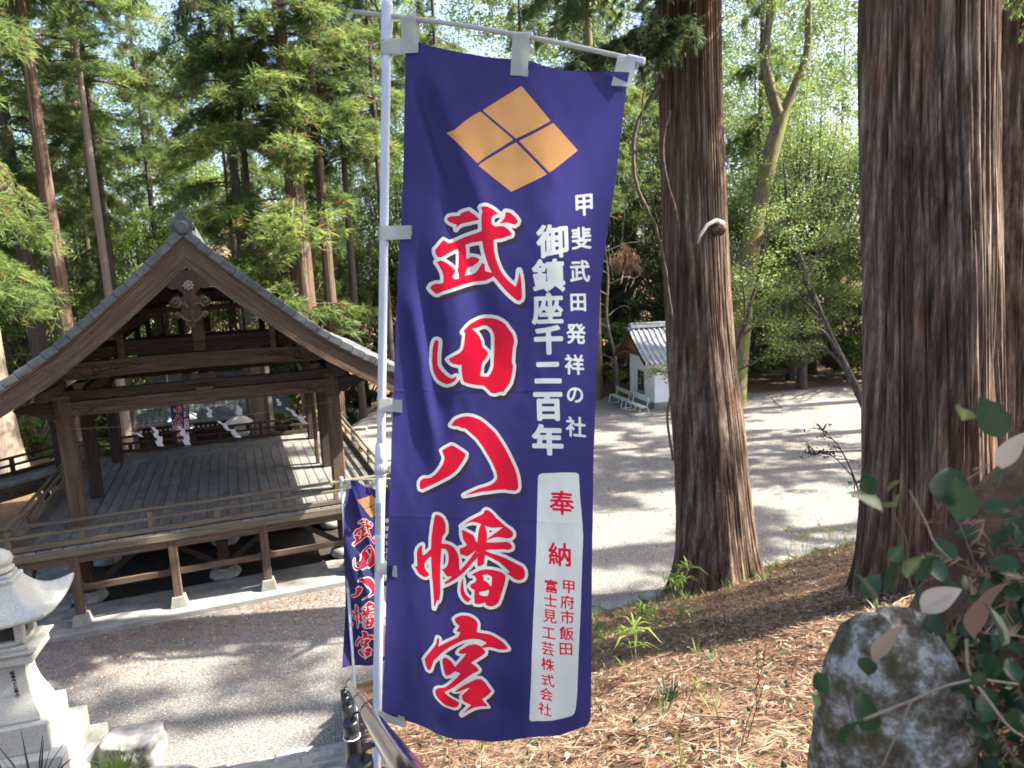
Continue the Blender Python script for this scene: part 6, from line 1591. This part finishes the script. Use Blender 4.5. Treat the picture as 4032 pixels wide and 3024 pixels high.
# ================================================================== LITTER AND PLANTS
def scatter_hill(n, rng, x0, x1, y0, y1, dens=None):
    x = rng.uniform(x0, x1, n); y = rng.uniform(y0, y1, n); d = .42 * x - .907 * y + 11.28
    ok = (d > .05) & (x > x_rail(y) + .22)
    if dens is not None: ok &= rng.random(n) < dens(x, y)
    x, y = x[ok], y[ok]; return np.stack([x, y, hz(x, y)], 1)
rng = np.random.default_rng(77)
HN = unit(np.array([-.42 * .47, .907 * .47, 1.0]))
def fronds(P, L, rng, nside, lift=.02, up=HN):
    """dry cedar fronds: bent spine plus side shoots, as thin triangles"""
    m = len(P); d = unit(rng.normal(size=(m, 3)) * np.array([1, 1, .25])); d = unit(d - up * (d @ up)[:, None] * .85); s_ = np.cross(d, up)
    ln = L * rng.uniform(.5, 1.4, m); bend = s_ * rng.normal(0, .25, m)[:, None] + up * rng.uniform(-.02, .22, m)[:, None]
    V = []; F = []; I = []; o = 0; base = P + up * (lift * rng.uniform(.1, 1.0, m))[:, None]
    pt = lambda t: base + (d * t + bend * t * t) * ln[:, None]
    w = .0035 + .01 * ln
    V.append(np.stack([pt(0) - s_ * w[:, None] * .5, pt(.5) - s_ * w[:, None] * .6, pt(1.0), pt(.5) + s_ * w[:, None] * .6], 1).reshape(-1, 3)); k = np.arange(m) * 4
    F += [np.stack([k, k + 1, k + 2], 1), np.stack([k, k + 2, k + 3], 1)]; I.append(np.repeat(np.arange(m), 4)); o = 4 * m
    for q in range(nside):
        t = rng.uniform(.1, .9, m)[:, None]; sg = rng.choice([-1., 1.], m)[:, None]; b0 = base + (d * t + bend * t * t) * ln[:, None]
        dd = unit(d * .9 + s_ * sg * .7 + up * rng.normal(.12, .25, m)[:, None]); l2 = (ln * rng.uniform(.22, .5, m))[:, None]; pw = np.cross(dd, up) * (.004 + .012 * ln)[:, None]
        V.append(np.stack([b0 - pw * .4, b0 + pw * .4, b0 + dd * l2], 1).reshape(-1, 3)); k = o + np.arange(m) * 3; F.append(np.stack([k, k + 1, k + 2], 1)); I.append(np.repeat(np.arange(m), 3)); o += 3 * m
    return np.concatenate(V), np.concatenate(F), np.concatenate(I)
P = np.concatenate([scatter_hill(46000, rng, -2, 9, 2.2, 15.5), scatter_hill(9000, rng, -2, 4, 2.2, 7)])
V, F, I = fronds(P, .125, rng, 7, .035)
pat = .22 * vnoise(P[:, 0] * .8, P[:, 1] * .8, seed=8)
tag(link('needle_litter', np_mesh('needle_litter', V, F, M['dead'], np.clip(.54 + pat + .2 * rng.normal(size=len(P)), 0, .85)[I])), 'thick brown litter of dry cedar fronds on the slope', 'litter', kind='stuff')
P = scatter_hill(12000, rng, -2, 9, 2.2, 15.5); P[:, 2] += .02
V, F, I = leaves(P, np.tile(HN, (len(P), 1)), .065, .034, rng)
tag(link('fallen_leaves', np_mesh('fallen_leaves', V, F, M['dead'], np.clip(.68 + .22 * rng.normal(size=len(P)), .1, 1)[I])), 'tan fallen leaves lying among the needles', 'leaves', kind='stuff')
# twigs
P = scatter_hill(420, rng, -1, 8, 2.4, 14); mb = MB()
for p in P:
    a = rng.uniform(0, 6.28); L_ = rng.uniform(.15, .6); d = np.array([math.cos(a), math.sin(a), 0]); d = unit(d - HN * (d @ HN)); q = p + HN * .03
    mb.tube([q, q + d * L_ * .5 + HN * rng.uniform(0, .05), q + d * L_ + HN * rng.uniform(-.01, .06)], [.005, .004, .002], 4, cap=False)
o = tag(link('fallen_twigs', tube_mesh(mb, 'fallen_twigs', M['dry_twig'])), 'thin dry twigs strewn over the slope', 'twigs', kind='stuff')
# upright dry stalks
P = scatter_hill(160, rng, -1, 7, 3, 13); mb = MB()
for p in P:
    L_ = rng.uniform(.2, .65); e = p + np.array([rng.normal(0, .12), rng.normal(0, .12), L_]); mb.tube([p, (p + e) / 2 + rng.normal(0, .03, 3), e], [.003, .0025, .001], 4, cap=False)
tag(link('dry_stalks', tube_mesh(mb, 'dry_stalks', M['twig'])), 'thin bare stalks sticking up from the needle slope', 'stalks', kind='stuff')
# green sprigs: bamboo grass and small plants
def blades(P, nb, L, W, rng, spread=.8, arch=.5):
    m = len(P) * nb; Pn = np.repeat(P, nb, 0); az = rng.uniform(0, 2 * np.pi, m); o_ = np.stack([np.cos(az), np.sin(az), np.zeros(m)], 1)
    ln = L * rng.uniform(.5, 1.2, m)[:, None]; sp = rng.uniform(.25, 1, m)[:, None] * spread; s_ = np.stack([-np.sin(az), np.cos(az), np.zeros(m)], 1) * (W * rng.uniform(.6, 1.2, m))[:, None] * .5
    f = lambda t: Pn + o_ * ln * sp * t + np.array([0, 0, 1.]) * ln * (t - arch * sp * t * t)
    V = np.stack([f(0) - s_ * .4, f(0) + s_ * .4, f(.5) + s_, f(.5) - s_, f(1.0)], 1).reshape(-1, 3); k = np.arange(m) * 5
    F = np.concatenate([np.stack([k, k + 1, k + 2], 1), np.stack([k, k + 2, k + 3], 1), np.stack([k + 3, k + 2, k + 4], 1)])
    return V, F, np.repeat(np.arange(m) // nb, 5)
dn = lambda x, y: sstep(3.2, .3, .42 * x - .907 * y + 11.28) * .9 + .10
P = scatter_hill(1500, rng, -1, 9, 3, 15.5, dn); V, F, I = blades(P, 7, .22, .013, rng, .9, .55)
tag(link('slope_grass', np_mesh('slope_grass', V, F, M['lit_leaf'], np.clip(.4 + .25 * rng.normal(size=len(P)), 0, 1)[I])), 'sparse green grass growing through the needles', 'grass', kind='stuff')
P = scatter_hill(3200, rng, -1, 8, 2.5, 15); P[:, 2] += .06; V, F, I = leaves(P, np.tile([0, 0, 1.], (len(P), 1)), .055, .03, rng)
tag(link('ground_cover', np_mesh('ground_cover', V, F, M['ivy'], np.clip(.5 + .3 * rng.normal(size=len(P)), 0, 1)[I])), 'small green ground cover leaves among the needles', 'ground cover', kind='stuff')
def sasa(x, y, s_, label, n=9, seed=0, z=None, mat='lit_leaf'):
    rg = np.random.default_rng(seed); b = np.array([0, 0, 0.]); t = thing('bamboo_grass', label, 'plant', (x, y, float(hz(x, y)) if z is None else z), 0, None)
    mb = MB(); PT_ = []
    for k in range(3):
        e = np.array([rg.normal(0, .10), rg.normal(0, .10), rg.uniform(.28, .5)]) * s_; mb.tube([(0, 0, 0), tuple(e * .55), tuple(e)], [.0035, .003, .002], 5); PT_ += [e] * 3 + [e * .7]
    link('stem', tube_mesh(mb, 'stem', M['dry_twig']), t)
    V, F, I = blades(np.array(PT_), n // 3, .19 * s_, .024 * s_, rg, 1.6, .9)
    link('foliage', np_mesh('foliage', V, F, M[mat], np.clip(.5 + .25 * rg.normal(size=len(PT_)), 0, 1)[I]), t)
for i, (x, y, s_, lb) in enumerate(((2.95, 12.4, 1.5, 'bright bamboo grass sprig against the left root of the middle cedar'), (2.65, 11.5, 1.2, 'bamboo grass sprig in the litter below the middle cedar'), (5.9, 13.9, 1.3, 'bamboo grass tuft beside the kerb between the two big cedars'), (6.6, 14.3, 1.2, 'bamboo grass tuft near the kerb by the massive trunk'),
        (1.55, 8.2, 1.0, 'small bamboo grass sprig in the middle of the sunlit needles'), (2.1, 8.6, .9, 'pale bamboo grass sprig beside the sunlit needles'), (.72, 7.4, 1.1, 'bamboo grass sprig close to the right edge of the big flag'), (1.1, 6.4, 1.0, 'bamboo grass sprig lower right of the big flag'), (1.9, 9.6, 1.1, 'bamboo grass sprig on the upper litter patch'))):
    sasa(x, y, s_, lb, 9, i)
def tuft(name, x, y, z, n, L_, W_, label, seed, tint, mat='lit_leaf', spread=.9):
    rg = np.random.default_rng(seed); P_ = np.zeros((n, 3)); P_[:, :2] = rg.normal(0, .05, (n, 2)); V, F, I = blades(P_, 6, L_, W_, rg, spread, .5)
    o = link(name, np_mesh(name, V, F, M[mat], np.clip(tint + .15 * rg.normal(size=n), 0, 1)[I]), None, (x, y, z)); return tag(o, label, 'grass tuft')
tuft('grass_tuft', 1.25, 5.6, float(hz(1.25, 5.6)), 26, .26, .006, 'dark green fine grass tuft in the needle litter', 1, .15, 'ivy')
tuft('grass_tuft', .85, 9.3, float(hz(.85, 9.3)), 16, .22, .010, 'dim green grass tuft by the right edge of the big flag', 3, .3, 'ivy')
tuft('grass_tuft', -5.30, 8.35, .42, 26, .50, .022, 'sunlit yellow-green grass in front of the angular rock', 5, .7, 'lit_leaf', 1.2)
tuft('grass_tuft', -6.15, 7.9, .35, 5, 1.15, .030, 'dark green arching grass blades in front of the lantern steps', 6, .3, 'ivy', .8)
# leaves and needles on the gravel
n = 9500; x = rng.uniform(-12, 14, n); y = rng.uniform(9, 34, n); ok = (.42 * x - .907 * y + 11.28 < -.25); P = np.stack([x, y, np.full(n, .012)], 1)[ok]
V, F, I = leaves(P, np.tile([0, 0, 1.], (len(P), 1)), .060, .034, rng)
tag(link('yard_leaves', np_mesh('yard_leaves', V, F, M['dead'], np.clip(.78 + .25 * rng.normal(size=len(P)), .1, 1)[I])), 'small pale leaves scattered over the gravel', 'leaves', kind='stuff')
n = 9000; s_ = rng.uniform(-3, 8.5, n); t = -1.6 - np.abs(rng.normal(0, .9, n)); X = -9.314 + s_ * math.cos(TH) - t * math.sin(TH); Y = 14.55 + s_ * math.sin(TH) + t * math.cos(TH)
P = np.stack([X, Y, np.full(n, .004)], 1); P = P[rng.random(n) < .55 + .4 * vnoise(X * .9, Y * .9, seed=2)]
V, F, I = fronds(P, .10, rng, 3, .01, np.array([0, 0, 1.]))
tag(link('yard_needles', np_mesh('yard_needles', V, F, M['dead'], np.clip(.35 + .15 * rng.normal(size=len(P)), 0, 1)[I])), 'drift of brown needles along the stage apron', 'litter', kind='stuff')

# ================================================================== FOREGROUND BOULDER WITH IVY
boulder('boulder', 'lichen-spotted boulder overgrown with ivy in the right foreground', (.70, 1.22, 5.66), (.145, .13, .52), 31, M['moss_rock'], 5, .22)
boulder('earth_mound', 'dark earth mound with dry fronds behind the boulder', (1.52, 1.58, 5.60), (.64, .36, .82), 25, M['soil'], 5, .25, 'mound')
boulder('boulder', 'half-buried mossy stone below the lichen-spotted boulder', (.62, 1.45, 5.0), (.42, .34, .42), 41, M['moss_rock'], 4, .25)
boulder('boulder', 'half-buried mossy stone under the earth mound', (1.25, 1.15, 4.98), (.45, .36, .46), 47, M['moss_rock'], 4, .25)
def leaf_poly(L_, W_, n=9, cup=.4):
    vs = [(0, 0, 0)]
    for i in range(1, n): t = i / n; w = W_ * .5 * math.sin(math.pi * t ** .75) ** .9; vs += [(-w, L_ * t, cup * w * 1.2 - .28 * L_ * t * t + .03 * L_ * math.sin(9 * t)), (0, L_ * t, -.28 * L_ * t * t), (w, L_ * t, cup * w * 1.2 - .28 * L_ * t * t + .03 * L_ * math.sin(8 * t + 2))]
    vs.append((0, L_, -.28 * L_)); fs = []
    for i in range(n - 2):
        a = 1 + i * 3; fs += [(a, a + 1, a + 4, a + 3), (a + 1, a + 2, a + 5, a + 4)]
    fs += [(0, 2, 1), (0, 3, 2)]; e = len(vs) - 1; fs += [(e - 3, e - 2, e), (e - 2, e - 1, e)]
    return vs, fs
ivy = thing('ivy', 'ivy vine with glossy green leaves trailing over the boulder', 'ivy', (.75, 1.1, 6.0))
IO = Vector((.75, 1.1, 6.0)); rr = random.Random(4)
for p, s_, ty in IVY:
    s_ *= 1.3; vs, fs = leaf_poly(s_, s_ * .66)
    me = bpy.data.meshes.new('leaf'); me.from_pydata(vs, [], fs); me.materials.append(M['ivy']); me.polygons.foreach_set('use_smooth', [True] * len(fs))
    a = me.attributes.new('tint', 'FLOAT', 'POINT'); a.data.foreach_set('value', (lambda b_: [min(1, b_ + (.22 if abs(v_[0]) < 1e-6 else rr.uniform(-.04, .04))) for v_ in vs])({'g': rr.uniform(.05, .5), 'y': .75, 'p': .9}[ty])); me.update()
    o = link('leaf', me, ivy); o.location = Vector(p) - IO; o.rotation_euler = (R(rr.uniform(45, 110)), R(rr.uniform(-40, 40)), R(rr.uniform(-70, 70)) + (math.pi if rr.random() < .6 else 0))
for i, st in enumerate(STEMS):
    C_ = cat_rom([tuple(Vector(q) - IO) for q in st], 14); mb = MB(); mb.tube([tuple(q) for q in C_], list(np.linspace(  .0024 if i < 4 else .0014, .0015 if i < 4 else .0008, 14)), 7); mb.build('stem', M['dry_twig'] if i < 6 else M['twig'], ivy, True)
def big_leaf(loc, L_, W_, mat, label, rot, cup=.5, tint=.6):
    vs, fs = leaf_poly(L_, W_, 10, cup); me = bpy.data.meshes.new('dead_leaf'); me.from_pydata(vs, [], fs); me.materials.append(mat); me.polygons.foreach_set('use_smooth', [True] * len(fs))
    a = me.attributes.new('tint', 'FLOAT', 'POINT'); a.data.foreach_set('value', [tint] * len(vs)); me.update()
    o = link('dead_leaf', me, None, loc); o.rotation_euler = rot; tag(o, label, 'leaf')
big_leaf((.615, 1.02, 6.335), .068, .036, M['dead_pale'], 'curled cream-white dead leaf on the boulder', (R(50), R(35), R(-65)), 1.0)
big_leaf((.70, 1.02, 6.285), .10, .06, M['dead'], 'reddish brown dead leaf hanging beside the boulder', (R(75), R(-15), R(-100)), .3, .35)
big_leaf((.75, 1.06, 6.545), .07, .035, M['dead'], 'tan dead leaf caught above the ivy', (R(70), R(10), R(-75)), .4, .85)
big_leaf((.545, 1.02, 6.255), .075, .030, M['dead'], 'tan dead leaf lying across the boulder face', (R(60), 0, R(-80)), .3, .62)
rng = np.random.default_rng(9)
up_ = unit(np.array([-.3, -.5, .8]))
P = np.array([.93, 1.17, 6.12]) + rng.normal(0, 1, (480, 3)) * np.array([.11, .05, .19]); P = P[(P[:, 2] < 6.45) & (P[:, 0] > .74 + .35 * (6.35 - P[:, 2]) ** 2)]
V, F, I = fronds(P, .06, rng, 10, .01, up_)
tag(link('dry_fronds', np_mesh('dry_fronds', V, F, M['dead'], np.clip(.20 + .2 * rng.normal(size=len(P)), 0, .7)[I])), 'tangle of orange-brown dry cedar fronds beside the ivy', 'litter', kind='stuff')
LV, LF_ = leaf_poly(1.0, .66)
LV = np.array(LV); tri = []
for q in LF_: tri += [(q[0], q[k], q[k + 1]) for k in range(1, len(q) - 1)]
tri = np.array(tri); VV = []; FF = []; TT = []
n_ = 0
while n_ < 460:
    p = np.array([.93, 1.15, 6.14]) + rng.normal(0, 1, 3) * np.array([.12, .05, .20])
    if p[2] > 6.52 or p[0] < .68 + .3 * (6.40 - p[2]) ** 2 * (p[2] < 6.4): continue
    sz = rng.uniform(.028, .055); zax = unit(np.array([rng.normal(-.15, .45), -1 + rng.normal(0, .35), rng.normal(.45, .4)])); yax = unit(np.cross(zax, rng.normal(size=3))); xax = np.cross(yax, zax)
    VV.append(p + sz * (LV[:, :1] * xax + LV[:, 1:2] * yax + LV[:, 2:] * zax)); FF.append(tri + n_ * len(LV)); TT.append(np.clip(rng.normal(.22, .2) + .2 * (np.abs(LV[:, 0]) < 1e-6), 0, 1)); n_ += 1
tag(link('bramble_leaves', np_mesh('bramble_leaves', np.concatenate(VV), np.concatenate(FF), M['ivy'], np.concatenate(TT), True)), 'dark ivy and bramble leaves massed beside the boulder', 'ground cover', kind='stuff')
# low dark-leaved plant at the left of the massive trunk
limb_tree('sapling', 'dark-leaved sapling with rusty tips left of the massive trunk', [([(5.0, 9.6, 2.4), (4.85, 9.6, 3.4), (4.55, 9.6, 4.15), (4.15, 9.6, 4.6)], [.012, .010, .008, .003]), ([(4.7, 9.6, 3.8), (4.4, 9.6, 4.1), (4.05, 9.6, 4.15)], [.008, .006, .003])], 'twig', (12, .06, .03, 'ivy', .28, .2), 133)
o = MB().box(11.25, 11.55, 34.5, 34.62, 0, .07).build('blue_object', surf('blue_plastic', [(.3, (.02, .05, .10)), (.7, (.03, .07, .14))], 4, bump=0), None, bevel=.02)  # unidentified small blue thing on the gravel
tag(o, 'small dark blue object lying on the far gravel', 'object')
